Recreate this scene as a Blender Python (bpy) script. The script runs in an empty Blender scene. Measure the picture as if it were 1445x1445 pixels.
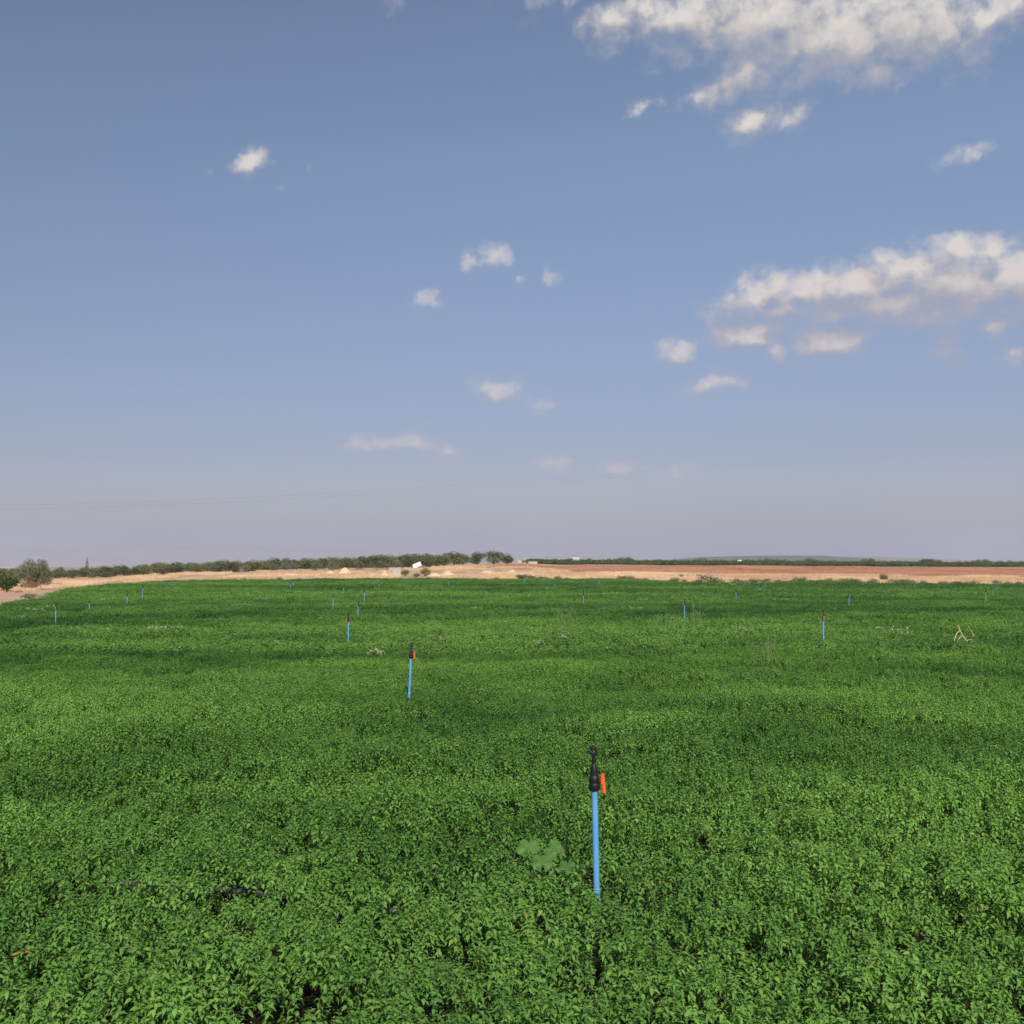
import bpy, math, random
import numpy as np
from mathutils import Vector, Matrix

RNG = np.random.default_rng(7)
random.seed(7)
SC = bpy.context.scene
COL = SC.collection
R = math.radians

# ------------------------------------------------------------------ camera geometry
F, CX, CY, YH = 1500.0, 722.5, 722.5, 790.0
EYE = 1.65
PITCH = math.atan((YH - CY) / F)
cp, sp = math.cos(PITCH), math.sin(PITCH)


def ray(px, py):
    u = (px - CX) / F
    v = (CY - py) / F
    return np.array([u, cp - v * sp, sp + v * cp])


def xz_at(px, py, D):
    d = ray(px, py)
    t = D / d[1]
    return d[0] * t, EYE + d[2] * t


# ------------------------------------------------------------------ terrain
def sstep(a, b, x):
    t = np.clip((x - a) / (b - a), 0, 1)
    return t * t * (3 - 2 * t)


def canopy_plane(y):
    y = np.asarray(y, float)
    a = np.minimum(y, 90.0)
    b = np.clip(y - 90.0, 0, 50.0)
    return -0.01 * a - (0.01 * b - 0.01 * b * b / 100.0)


def vnoise(x, y, seed=0):
    """smooth value noise, vectorised"""
    x = np.asarray(x, float); y = np.asarray(y, float)
    xi = np.floor(x).astype(np.int64); yi = np.floor(y).astype(np.int64)
    fx = x - xi; fy = y - yi
    fx = fx * fx * (3 - 2 * fx); fy = fy * fy * (3 - 2 * fy)

    def h(i, j):
        n = (i * 374761393 + j * 668265263 + seed * 1442695041) & 0xFFFFFFFF
        n = ((n ^ (n >> 13)) * 1274126177) & 0xFFFFFFFF
        return ((n ^ (n >> 16)) & 0xFFFF) / 65535.0
    return (h(xi, yi) * (1 - fx) + h(xi + 1, yi) * fx) * (1 - fy) + (h(xi, yi + 1) * (1 - fx) + h(xi + 1, yi + 1) * fx) * fy


def fbm(x, y, seed=0, o=4):
    s = 0; a = 0.5; t = 0
    for k in range(o):
        s = s + a * vnoise(x * 2 ** k, y * 2 ** k, seed + k * 17); t += a; a *= 0.5
    return s / t


# picture row of the bare ground for a given direction (column) and distance
TPX = np.array([-900, 0, 100, 300, 500, 640, 725, 790, 880, 1445, 2400.])
TD = np.array([150, 200, 240, 300, 420, 600, 1200.])
TROW = np.array([
    [826, 820, 818, 818, 822, 824, 824],
    [825, 818.5, 816.5, 816, 820, 822, 822],
    [823, 817, 814, 813, 816, 818, 820],
    [820, 808, 805, 804, 806, 810, 816],
    [818, 804.5, 800, 799, 801, 806, 814],
    [817, 803.5, 797.5, 796.5, 798, 804, 812],
    [816.5, 804, 796, 793.8, 796, 802, 810],
    [816.5, 806, 801, 797, 794.5, 798, 808],
    [817, 808, 803.5, 797.7, 795, 797, 806],
    [820.5, 812, 806.5, 801, 798, 800, 806],
    [824, 815, 810, 804, 800, 802, 806]])
VALLEY = -20.0


def lerp_idx(arr, v):
    v = np.clip(v, arr[0], arr[-1] - 1e-6)
    i = np.clip(np.searchsorted(arr, v, side='right') - 1, 0, len(arr) - 2)
    t = (v - arr[i]) / (arr[i + 1] - arr[i])
    return i, t


def terrain(x, y):
    x = np.asarray(x, float); y = np.asarray(y, float)
    near = canopy_plane(y) - 0.22
    yy = np.maximum(y, 30.0)
    px = CX + F * x / yy
    i, a = lerp_idx(TPX, px)
    a = a * a * (3 - 2 * a) * 0.5 + a * 0.5
    j, b = lerp_idx(TD, yy)
    row = (TROW[i, j] * (1 - a) + TROW[i + 1, j] * a) * (1 - b) + (TROW[i, j + 1] * (1 - a) + TROW[i + 1, j + 1] * a) * b
    far = EYE + yy * (YH - row) / F
    w = sstep(110, 165, y)
    z = near * (1 - w) + far * w
    v = sstep(560, 1500, np.hypot(x, y))
    z = z * (1 - v) + (VALLEY + 6 * (fbm(x / 900, y / 900, 5) - .5)) * v
    bump = sstep(60, 140, np.hypot(x, y)) * (1 - sstep(600, 1200, np.hypot(x, y)))
    z = z + bump * 0.16 * (fbm(x / 5.0, y / 5.0, 3) - 0.5)
    return z


def terr(x, y):
    return float(terrain(np.array([x]), np.array([y]))[0])


def project(px, py, dz=0.0, dmin=3.0, dmax=500.0):
    """first point along the ray of a photograph pixel that meets the ground (raised by dz)"""
    d = ray(px, py)
    ys = np.geomspace(dmin, dmax, 4000)
    t = ys / d[1]
    z = EYE + d[2] * t
    g = terrain(d[0] * t, ys) + dz
    k = np.nonzero(z <= g)[0]
    k = k[0] if len(k) else len(ys) - 1
    return d[0] * t[k], ys[k]


CROP_H = 0.22

# field boundary (photograph pixels of the canopy edge -> distance per column)
EDGE = [(-600, 905), (-200, 872), (0, 857), (20, 851), (45, 846), (75, 842.5), (98, 833), (150, 826.5), (190, 822), (240, 820),
        (400, 818.3), (560, 817.5), (700, 817), (860, 817.8), (960, 822), (1050, 823.5), (1150, 821), (1300, 824), (1445, 826), (1700, 829), (2300, 836)]
EPX = np.array([e[0] for e in EDGE], float)
_ED = []
for px, py in EDGE:
    _ED.append(project(px, py, CROP_H, dmin=15)[1])
ED = np.array(_ED)


def edge_dist(x, y):
    px = CX + F * x / np.maximum(y, 1.0)
    return np.interp(px, EPX, ED)


def in_field(x, y):
    wob = 1.2 * (fbm(x / 3.0, y / 3.0, 9) - .5) * np.clip(y / 60, .3, 3)
    return y + wob < edge_dist(x, y)


# ------------------------------------------------------------------ materials
def new_mat(name):
    m = bpy.data.materials.new(name)
    m.use_nodes = True
    nt = m.node_tree
    for n in list(nt.nodes):
        nt.nodes.remove(n)
    out = nt.nodes.new('ShaderNodeOutputMaterial')
    return m, nt, out


class NT:
    def __init__(s, nt): s.nt = nt

    def n(s, t, **kw):
        nd = s.nt.nodes.new(t)
        for k, v in kw.items():
            if k == 'inp':
                for a, b in v.items():
                    if isinstance(b, bpy.types.NodeSocket):
                        s.nt.links.new(b, nd.inputs[a])
                    else:
                        nd.inputs[a].default_value = b
            else:
                setattr(nd, k, v)
        return nd

    def math(s, op, a, b=None, c=None, clamp=False):
        i = {0: a}
        if b is not None: i[1] = b
        if c is not None: i[2] = c
        nd = s.n('ShaderNodeMath', operation=op, inp=i); nd.use_clamp = clamp
        return nd.outputs[0]

    def vm(s, op, a, b=None):
        i = {0: a}
        if b is not None: i[1] = b
        nd = s.n('ShaderNodeVectorMath', operation=op, inp=i)
        return nd.outputs['Value'] if op in ('LENGTH', 'DOT_PRODUCT', 'DISTANCE') else nd.outputs[0]

    def mix(s, fac, a, b, mode='MIX'):
        nd = s.n('ShaderNodeMix', data_type='RGBA', blend_type=mode)
        for idx, v in ((0, fac), (6, a), (7, b)):
            if isinstance(v, bpy.types.NodeSocket): s.nt.links.new(v, nd.inputs[idx])
            else: nd.inputs[idx].default_value = v if idx == 0 else (*v[:3], 1)
        return nd.outputs[2]

    def ramp(s, fac, stops):
        nd = s.n('ShaderNodeValToRGB', inp={0: fac})
        cr = nd.color_ramp
        while len(cr.elements) < len(stops): cr.elements.new(.5)
        for e, (p, c) in zip(cr.elements, stops):
            e.position = p; e.color = (*c, 1) if len(c) == 3 else c
        return nd.outputs[0]

    def link(s, a, b): s.nt.links.new(a, b)


def leaf_mat(name, dark, light, trans=.3, rough=.5, spec=.25, inst=True, brown=None, transcol=None):
    m, nt, out = new_mat(name); t = NT(nt)
    av = t.n('ShaderNodeAttribute', attribute_name='leafv').outputs['Fac']
    if inst:
        ti = t.n('ShaderNodeAttribute', attribute_name='tint', attribute_type='INSTANCER').outputs['Fac']
        f = t.math('ADD', t.math('MULTIPLY', av, .42), t.math('MULTIPLY', ti, .58))
    else:
        rnd = t.n('ShaderNodeObjectInfo').outputs['Random']
        f = t.math('ADD', t.math('MULTIPLY', av, .65), t.math('MULTIPLY', rnd, .35))
    c = t.ramp(f, [(0.12, dark), (0.88, light)])
    if brown:
        k = t.math('GREATER_THAN', av, .994)
        c = t.mix(k, c, brown)
    tc = t.mix(1.0, c, transcol or (1.5, 1.25, .55), 'MULTIPLY')
    p = t.n('ShaderNodeBsdfPrincipled', inp={'Base Color': c, 'Roughness': rough, 'Specular IOR Level': spec})
    tr = t.n('ShaderNodeBsdfTranslucent', inp={'Color': tc})
    mx = t.n('ShaderNodeMixShader', inp={0: trans, 1: p.outputs[0], 2: tr.outputs[0]})
    t.link(mx.outputs[0], out.inputs[0])
    return m


def plain_mat(name, col, rough=.5, spec=.4, noise=.12, nscale=30, metallic=0, dirt=None, bump=0.0):
    m, nt, out = new_mat(name); t = NT(nt)
    co = t.n('ShaderNodeTexCoord').outputs['Object']
    nz = t.n('ShaderNodeTexNoise', inp={'Vector': co, 'Scale': nscale, 'Detail': 5.0, 'Roughness': .6}).outputs[0]
    lo = tuple(c * (1 - noise) for c in col); hi = tuple(min(1, c * (1 + noise)) for c in col)
    c = t.ramp(nz, [(.3, lo), (.7, hi)])
    if dirt:
        n2 = t.n('ShaderNodeTexNoise', inp={'Vector': co, 'Scale': nscale * .35, 'Detail': 6.0}).outputs[0]
        c = t.mix(t.ramp(n2, [(.5, (0, 0, 0)), (.68, (1, 1, 1))]), c, dirt)
    p = t.n('ShaderNodeBsdfPrincipled', inp={'Base Color': c, 'Roughness': rough, 'Specular IOR Level': spec, 'Metallic': metallic})
    if bump:
        b = t.n('ShaderNodeBump', inp={'Strength': bump, 'Height': nz, 'Distance': .02})
        t.link(b.outputs[0], p.inputs['Normal'])
    t.link(p.outputs[0], out.inputs[0])
    return m


def soil_mat(name, stops, scale=.6, fine=9.0, bump=.5):
    m, nt, out = new_mat(name); t = NT(nt)
    co = t.n('ShaderNodeNewGeometry').outputs['Position']
    n1 = t.n('ShaderNodeTexNoise', inp={'Vector': co, 'Scale': scale, 'Detail': 8.0, 'Roughness': .65}).outputs[0]
    n2 = t.n('ShaderNodeTexNoise', inp={'Vector': co, 'Scale': fine, 'Detail': 6.0, 'Roughness': .7}).outputs[0]
    f = t.math('ADD', t.math('MULTIPLY', n1, .65), t.math('MULTIPLY', n2, .35))
    c = t.ramp(f, stops)
    p = t.n('ShaderNodeBsdfPrincipled', inp={'Base Color': c, 'Roughness': .95, 'Specular IOR Level': .1})
    b = t.n('ShaderNodeBump', inp={'Strength': bump, 'Height': n2, 'Distance': .05})
    t.link(b.outputs[0], p.inputs['Normal'])
    t.link(p.outputs[0], out.inputs[0])
    return m


# ------------------------------------------------------------------ object helpers
def mesh_np(name, verts, faces, mat=None, attr=None, smooth=False):
    """faces: list of index tuples, or an int array (n,k)"""
    me = bpy.data.meshes.new(name)
    if isinstance(faces, np.ndarray):
        n, k = faces.shape
        me.vertices.add(len(verts)); me.vertices.foreach_set('co', np.asarray(verts, np.float32).ravel())
        me.loops.add(n * k); me.loops.foreach_set('vertex_index', faces.astype(np.int32).ravel())
        me.polygons.add(n); me.polygons.foreach_set('loop_start', np.arange(0, n * k, k, dtype=np.int32))
        me.update(calc_edges=True)
    else:
        me.from_pydata([tuple(v) for v in verts], [], faces); me.update()
    if attr:
        for an, av in attr.items():
            a = me.attributes.new(an, 'FLOAT', 'POINT'); a.data.foreach_set('value', np.asarray(av, np.float32))
    if mat: me.materials.append(mat)
    if smooth: me.polygons.foreach_set('use_smooth', [True] * len(me.polygons))
    me.validate()
    return me


def link(name, me, parent=None, loc=(0, 0, 0), rz=0, scale=1):
    o = bpy.data.objects.new(name, me); COL.objects.link(o)
    o.location = loc; o.rotation_euler = (0, 0, rz)
    o.scale = (scale,) * 3 if not hasattr(scale, '__len__') else scale
    if parent: o.parent = parent
    return o


def tag(o, label=None, cat=None, group=None, kind=None):
    if label: o['label'] = label
    if cat: o['category'] = cat
    if group: o['group'] = group
    if kind: o['kind'] = kind
    return o


def dup(root):
    c = root.copy(); COL.objects.link(c)
    for ch in list(root.children):
        d = ch.copy(); COL.objects.link(d); d.parent = c
        for g in list(ch.children):
            e = g.copy(); COL.objects.link(e); e.parent = d
    return c


class MB:
    def __init__(s): s.v = []; s.f = []

    def add(s, v, f):
        b = len(s.v); s.v += [tuple(p) for p in v]; s.f += [tuple(i + b for i in q) for q in f]

    def lathe(s, prof, seg=16, M=None, cap=True):
        v = []; f = []
        for r, z in prof:
            for k in range(seg):
                a = 2 * math.pi * k / seg
                v.append(Vector((r * math.cos(a), r * math.sin(a), z)))
        for i in range(len(prof) - 1):
            for k in range(seg):
                k2 = (k + 1) % seg
                f.append((i * seg + k, i * seg + k2, (i + 1) * seg + k2, (i + 1) * seg + k))
        if cap:
            f.append(tuple(reversed(range(seg)))); f.append(tuple((len(prof) - 1) * seg + k for k in range(seg)))
        if M is not None: v = [M @ p for p in v]
        s.add(v, f)

    def tube(s, pts, rad, seg=8):
        pts = [Vector(p) for p in pts]; v = []; f = []
        if not hasattr(rad, '__len__'): rad = [rad] * len(pts)
        for i, p in enumerate(pts):
            d = (pts[min(i + 1, len(pts) - 1)] - pts[max(i - 1, 0)]).normalized()
            a = d.orthogonal().normalized() if i == 0 else (prev - d * prev.dot(d)).normalized()
            prev = a; b = d.cross(a)
            for k in range(seg):
                t = 2 * math.pi * k / seg
                v.append(p + (a * math.cos(t) + b * math.sin(t)) * rad[i])
        for i in range(len(pts) - 1):
            for k in range(seg):
                k2 = (k + 1) % seg
                f.append((i * seg + k, i * seg + k2, (i + 1) * seg + k2, (i + 1) * seg + k))
        f.append(tuple(reversed(range(seg)))); f.append(tuple((len(pts) - 1) * seg + k for k in range(seg)))
        s.add(v, f)

    def box(s, c, d, M=None, bev=0.0):
        x, y, z = (q / 2 for q in d); b = bev
        if b <= 0:
            v = [Vector((sx * x, sy * y, sz * z)) for sz in (-1, 1) for sy in (-1, 1) for sx in (-1, 1)]
            f = [(0, 2, 3, 1), (4, 5, 7, 6), (0, 1, 5, 4), (2, 6, 7, 3), (0, 4, 6, 2), (1, 3, 7, 5)]
        else:
            ring = [(x - b, y), (-x + b, y), (-x, y - b), (-x, -y + b), (-x + b, -y), (x - b, -y), (x, -y + b), (x, y - b)]
            v = []; f = []
            for zz, k in ((-z, 1), (-z + b, 0), (z - b, 0), (z, 1)):
                for (a, c2) in ring:
                    sx = (a - math.copysign(b, a)) if k else a
                    sy = (c2 - math.copysign(b, c2)) if k else c2
                    v.append(Vector((sx, sy, zz)))
            for i in range(3):
                for k in range(8):
                    k2 = (k + 1) % 8
                    f.append((i * 8 + k, i * 8 + k2, i * 8 + 8 + k2, i * 8 + 8 + k))
            f.append(tuple(reversed(range(8)))); f.append(tuple(24 + k for k in range(8)))
        c = Vector(c)
        v = [(M @ p if M is not None else p) + c for p in v]
        s.add(v, f)

    def mesh(s, name, mat, smooth=False):
        me = mesh_np(name, s.v, s.f, mat)
        if smooth:
            me.polygons.foreach_set('use_smooth', [True] * len(me.polygons))
            try: me.set_sharp_from_angle(angle=R(40))
            except Exception: pass
        return me


# ------------------------------------------------------------------ leaves (vectorised)
LEAF8 = np.array([[0, 0, 0], [-.58, .26, .13], [0, .30, .02], [.58, .26, .13], [-.62, .58, .10], [0, .64, -.03], [.62, .58, .10], [0, 1.10, -.30]], float)
LEAF8[:, 0] *= .5
LF8 = np.array([[0, 2, 1], [0, 3, 2], [1, 2, 5], [1, 5, 4], [2, 3, 6], [2, 6, 5], [4, 5, 7], [5, 6, 7]])
LEAF4 = np.array([[0, 0, 0], [-.42, .5, .08], [.42, .5, .08], [0, 1.0, -.12]], float)
LF4 = np.array([[0, 2, 1], [1, 2, 3]])


def place_leaves(P, az, el, roll, L, W, tmpl, tf):
    """P base points, az azimuth, el elevation of the leaf axis, L length, W width factor"""
    n = len(P)
    ca, sa, ce, se = np.cos(az), np.sin(az), np.cos(el), np.sin(el)
    ax = np.stack([ca * ce, sa * ce, se], 1)
    side = np.stack([sa, -ca, np.zeros(n)], 1)
    nor = np.cross(side, ax)
    cr, sr = np.cos(roll)[:, None], np.sin(roll)[:, None]
    s2 = side * cr + nor * sr; n2 = nor * cr - side * sr
    V = (P[:, None, :] + (tmpl[None, :, 0:1] * (L * W)[:, None, None]) * s2[:, None, :] + (tmpl[None, :, 1:2] * L[:, None, None]) * ax[:, None, :]
         + (tmpl[None, :, 2:3] * L[:, None, None]) * n2[:, None, :])
    k = len(tmpl)
    Fc = (tf[None] + (np.arange(n) * k)[:, None, None]).reshape(-1, tf.shape[1])
    return V.reshape(-1, 3), Fc


def crop_patch(name, rad, dens, leafL, layers, tmpl, tf, mat, seed, hvar=.05, clump=.16, wf=.9, jit=.014):
    """a round patch of leafy shoots: opposite leaf pairs on upright tips; top of canopy at z=0"""
    g = np.random.default_rng(seed)
    n = int(dens * math.pi * rad * rad)
    r = rad * np.sqrt(g.random(n)); th = g.random(n) * 2 * math.pi
    x, y = r * np.cos(th), r * np.sin(th)
    top = -hvar * 2.2 * (1 - sstep(.34, .62, fbm(x / clump + 50, y / clump + 50, seed, 3))) + g.normal(0, jit, n) * (leafL / .028)
    top -= .05 * (r / rad) ** 4
    Ps = []; AZ = []; EL = []; RO = []; L = []; SV = []
    lean = g.normal(0, .16, (n, 2))
    a0 = g.random(n) * 6.283
    sv = g.random(n)
    for k in range(layers):
        depth = k * leafL * .42 + .004
        pairs = 2
        for q in range(pairs):
            az = a0 + k * (math.pi / 2) + q * math.pi + g.normal(0, .25, n)
            el = np.clip(.82 - .36 * k, -.35, 1.1) + g.normal(0, .22, n)
            ll = leafL * np.clip(.38 + .27 * k, 0, 1.05) * g.uniform(.8, 1.25, n)
            p = np.stack([x - lean[:, 0] * depth, y - lean[:, 1] * depth, top - depth], 1)
            Ps.append(p); AZ.append(az); EL.append(el); RO.append(g.normal(0, .3, n)); L.append(ll)
            SV.append(np.clip(sv * .5 + .5 * g.random(n) + .03, 0, 1))
    P = np.concatenate(Ps); AZ = np.concatenate(AZ); EL = np.concatenate(EL); RO = np.concatenate(RO); L = np.concatenate(L); SV = np.concatenate(SV)
    V, Fc = place_leaves(P, AZ, EL, RO, L, np.full(len(L), wf) * g.uniform(.8, 1.2, len(L)), tmpl, tf)
    me = mesh_np(name, V, Fc, mat, {'leafv': np.repeat(SV, len(tmpl))}, smooth=True)
    return me


def grass_tuft(name, rad, n, h, w, mat, seed, lean=.45):
    g = np.random.default_rng(seed)
    r = rad * np.sqrt(g.random(n)); th = g.random(n) * 6.283
    P = np.stack([r * np.cos(th), r * np.sin(th), np.full(n, -.02)], 1)
    hh = h * g.uniform(.45, 1.2, n)
    tm = np.array([[-.5, 0, 0], [.5, 0, 0], [.35, .55, 0], [-.35, .55, 0], [0, 1, -.12]], float)
    quads = np.array([[0, 1, 2], [0, 2, 3], [3, 2, 4]])
    V, Fc = place_leaves(P, g.random(n) * 6.283, 1.45 - np.abs(g.normal(0, lean, n)), g.normal(0, .3, n), hh, w / hh, tm, quads)
    return mesh_np(name, V, Fc, mat, {'leafv': np.repeat(g.random(n), 5)})


def crown_mesh(name, blobs, n, leafL, mat, seed, shell=.55, up=0.0, Wf=.9):
    """leaf-sized faces spread through several overlapping ellipsoid clumps"""
    g = np.random.default_rng(seed)
    Ps = []; SV = []
    vol = np.array([b[3] * b[4] * b[5] for b in blobs]) ** (2 / 3); cnt = (vol / vol.sum() * n).astype(int)
    for (cx, cy, cz, rx, ry, rz), c in zip(blobs, cnt):
        d = g.normal(0, 1, (c, 3)); d /= np.linalg.norm(d, axis=1)[:, None]
        rr = shell + (1 - shell) * g.random(c) ** .6
        rr *= .82 + .36 * fbm(d[:, 0] * 2.2 + cx * 3 + 9, d[:, 1] * 2.2 + d[:, 2] * 1.7 + cy * 3 + 9, seed, 3)
        Ps.append(np.array([cx, cy, cz]) + d * rr[:, None] * np.array([rx, ry, rz])); SV.append(np.clip(g.random() * .5 + g.random(c) * .5, 0, 1))
    P = np.concatenate(Ps); SV = np.concatenate(SV); m = len(P)
    V, Fc = place_leaves(P, g.random(m) * 6.283, g.normal(.25 + up, .6, m), g.normal(0, .6, m), leafL * g.uniform(.7, 1.35, m), np.full(m, Wf), LEAF4, LF4)
    return mesh_np(name, V, Fc, mat, {'leafv': np.repeat(SV, 4)})


# ------------------------------------------------------------------ materials used
M_CROP = leaf_mat('crop_leaf', (.022, .090, .017), (.192, .370, .068), trans=.13, rough=.55, spec=.16, brown=(.26, .23, .055))
M_TREE = leaf_mat('orchard_leaf', (.05, .066, .024), (.25, .265, .11), trans=.15, inst=False, spec=.15)
M_OLIVE = leaf_mat('silver_leaf', (.10, .125, .08), (.24, .27, .18), trans=.12, inst=False, spec=.2)
M_BUSH = leaf_mat('grey_bush_leaf', (.10, .115, .06), (.30, .31, .19), trans=.15, inst=False, spec=.15)
M_GREEN = leaf_mat('green_bush_leaf', (.035, .07, .015), (.12, .19, .04), trans=.22, inst=False)
M_YELLOW = leaf_mat('yellow_bush_leaf', (.11, .13, .03), (.27, .27, .075), trans=.2, inst=False)
M_WEED = leaf_mat('pale_weed_leaf', (.15, .22, .09), (.33, .41, .23), trans=.2, inst=False)
M_EDGE = leaf_mat('edge_weed_leaf', (.08, .11, .04), (.26, .28, .14), trans=.15, inst=False)
M_STRAW = leaf_mat('straw_blade', (.55, .365, .21), (.92, .70, .46), trans=.2, rough=.8, spec=.1, transcol=(1.1, 1, .8))
M_RED = leaf_mat('red_straw_blade', (.33, .165, .10), (.63, .355, .225), trans=.15, rough=.85, spec=.1, transcol=(1.1, 1, .8))
M_FARCROP = leaf_mat('far_crop_leaf', (.05, .09, .03), (.12, .17, .055), trans=.15)
M_PINK = leaf_mat('pink_leaf', (.22, .07, .09), (.38, .13, .16), trans=.1, inst=False)
M_BARK = plain_mat('bark', (.13, .09, .06), .9, .1, .3, 12)
M_TWIG = plain_mat('dry_twig', (.30, .19, .11), .9, .1, .3, 20)
M_STICK = plain_mat('bleached_stick', (.62, .50, .30), .85, .15, .2, 30)
M_PIPE = plain_mat('blue_plastic_pipe', (.100, .31, .57), .45, .3, .06, 14, dirt=(.15, .34, .52))
M_BLACK = plain_mat('black_plastic', (.011, .011, .013), .5, .3, .2, 40)
M_CLAMP = plain_mat('dark_fitting', (.022, .021, .024), .5, .3, .2, 40)
M_ORANGE = plain_mat('orange_plastic', (.80, .12, .035), .45, .35, .06, 30)
M_REDP = plain_mat('faded_red_plastic', (.50, .12, .07), .55, .3, .1, 30)
M_HOSE = plain_mat('black_hose', (.045, .045, .05), .6, .35, .2, 30)
M_CONC = plain_mat('concrete', (.46, .41, .36), .9, .2, .14, 2.5, dirt=(.55, .42, .30))
M_WHITE = plain_mat('white_paint', (.78, .78, .76), .5, .3, .05, 3)
M_CREAM = plain_mat('cream_render', (.56, .48, .38), .9, .2, .1, 1.2)
M_DARK = plain_mat('dark_opening', (.04, .04, .045), .7, .3, .1, 5)
M_ROOFM = plain_mat('grey_roof', (.34, .32, .31), .7, .3, .15, 3)
M_EARTH = soil_mat('pale_earth', [(.3, (.50, .34, .21)), (.5, (.66, .48, .32)), (.7, (.76, .60, .44))], 2.2, 14, .8)
M_GROUND = soil_mat('dry_ground', [(.36, (.33, .20, .115)), (.5, (.53, .35, .21)), (.62, (.72, .55, .38))], .25, 6)
M_ROAD = soil_mat('track_earth', [(.3, (.42, .25, .155)), (.5, (.54, .35, .235)), (.7, (.66, .48, .34))], .5, 9, .6)
M_PLOUGH = soil_mat('red_earth', [(.3, (.29, .145, .09)), (.5, (.43, .225, .14)), (.7, (.56, .33, .21))], .2, 5)
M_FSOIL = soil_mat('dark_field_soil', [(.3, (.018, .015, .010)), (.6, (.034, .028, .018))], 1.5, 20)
M_FAR = soil_mat('valley_land', [(.40, (.06, .07, .05)), (.5, (.36, .29, .21)), (.58, (.80, .68, .54))], .0035, .012, 0.0)
M_RIDGE = soil_mat('dark_ridge_land', [(.34, (.085, .085, .07)), (.6, (.15, .14, .115))], .004, .02, 0.0)
M_HILL = soil_mat('hill_land', [(.34, (.17, .15, .115)), (.5, (.29, .23, .175)), (.66, (.42, .34, .27))], .003, .02, 0.0)

# ------------------------------------------------------------------ setting: ground
radii = np.concatenate([np.linspace(0.5, 20, 20), np.geomspace(21, 700, 210), np.geomspace(720, 9500, 60)])
angs = np.concatenate([np.linspace(-30, 30, 301), np.linspace(31, 329, 90)])
na = len(angs)
A, RR = np.meshgrid(np.radians(angs), radii)
GX, GY = RR * np.sin(A), RR * np.cos(A)
GZ = terrain(GX.ravel(), GY.ravel())
V = np.stack([GX.ravel(), GY.ravel(), GZ], 1)
i, j = np.meshgrid(np.arange(len(radii) - 1), np.arange(na), indexing='ij')
j2 = (j + 1) % na
Fq = np.stack([i * na + j, (i + 1) * na + j, (i + 1) * na + j2, i * na + j2], -1).reshape(-1, 4)[:, ::-1]
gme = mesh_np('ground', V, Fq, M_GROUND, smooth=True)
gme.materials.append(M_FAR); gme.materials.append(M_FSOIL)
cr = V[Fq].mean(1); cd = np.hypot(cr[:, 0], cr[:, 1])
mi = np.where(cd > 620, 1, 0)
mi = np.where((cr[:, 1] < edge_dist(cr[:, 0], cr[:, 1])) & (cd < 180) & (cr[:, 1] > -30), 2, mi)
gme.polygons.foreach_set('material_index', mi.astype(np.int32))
# close the centre
go = tag(link('ground', gme), kind='structure')


def sheet(name, upper, lower, mat, dz, n=60, m=8, dmax=500, kind='structure'):
    """strip between two polylines given in photograph pixels, laid on the terrain"""
    def res(pl):
        p = np.array(pl, float); s = np.linspace(0, 1, n)
        t = np.linspace(0, 1, len(p))
        return np.stack([np.interp(s, t, p[:, 0]), np.interp(s, t, p[:, 1])], 1)
    up, lo = res(upper), res(lower)
    U = np.array([project(a, b, dmax=dmax) for a, b in up]); L = np.array([project(a, b, dmax=dmax) for a, b in lo])
    vs = []
    for k in range(m + 1):
        t = k / m
        xy = L * (1 - t) + U * t
        w = (fbm(xy[:, 0] / 2.5, xy[:, 1] / 2.5, 31) - .5) * 1.2 * (1 if k in (0, m) else 0)
        vs.append(np.stack([xy[:, 0], xy[:, 1] + w, terrain(xy[:, 0], xy[:, 1] + w) + dz], 1))
    vs = np.concatenate(vs)
    a, b = np.meshgrid(np.arange(m), np.arange(n - 1), indexing='ij')
    f = np.stack([a * n + b, a * n + b + 1, (a + 1) * n + b + 1, (a + 1) * n + b], -1).reshape(-1, 4)
    return tag(link(name, mesh_np(name, vs, f, mat, smooth=True)), kind=kind)


sheet('dirt_road', [(-140, 852), (-20, 842), (22, 837), (60, 832.5), (100, 828.5), (150, 822.5), (185, 819.5)],
      [(-140, 873), (-20, 860), (20, 853), (55, 846), (85, 840), (130, 829), (170, 823)], M_ROAD, .025)


def polar_sheet(name, px0, px1, d0, d1, mat, dz, n=160, m=24, wob=6.0):
    ps = np.linspace(px0, px1, n)
    vs = []
    for k in range(m + 1):
        t = k / m
        a = np.array([d0(p) if callable(d0) else d0 for p in ps]); b = np.array([d1(p) if callable(d1) else d1 for p in ps])
        D = a * (1 - t) + b * t
        x = D * (ps - CX) / F
        if k in (0, m): D = D + wob * (fbm(x / 6.0, D / 6.0, 77 + k) - .5)
        vs.append(np.stack([x, D, terrain(x, D) + dz], 1))
    vs = np.concatenate(vs)
    a, b = np.meshgrid(np.arange(m), np.arange(n - 1), indexing='ij')
    f = np.stack([a * n + b, a * n + b + 1, (a + 1) * n + b + 1, (a + 1) * n + b], -1).reshape(-1, 4)
    return tag(link(name, mesh_np(name, vs, f, mat, smooth=True)), kind='structure')


def red0(p): return float(np.interp(p, [640, 700, 760, 840, 1000, 1445, 2000], [226, 214, 203, 198, 192, 190, 190]))
polar_sheet('ploughed_field', 655, 2000, red0, lambda p: float(np.interp(p, [655, 720, 760, 850, 2000], [232, 242, 262, 312, 312])), M_PLOUGH, .03)

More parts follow.
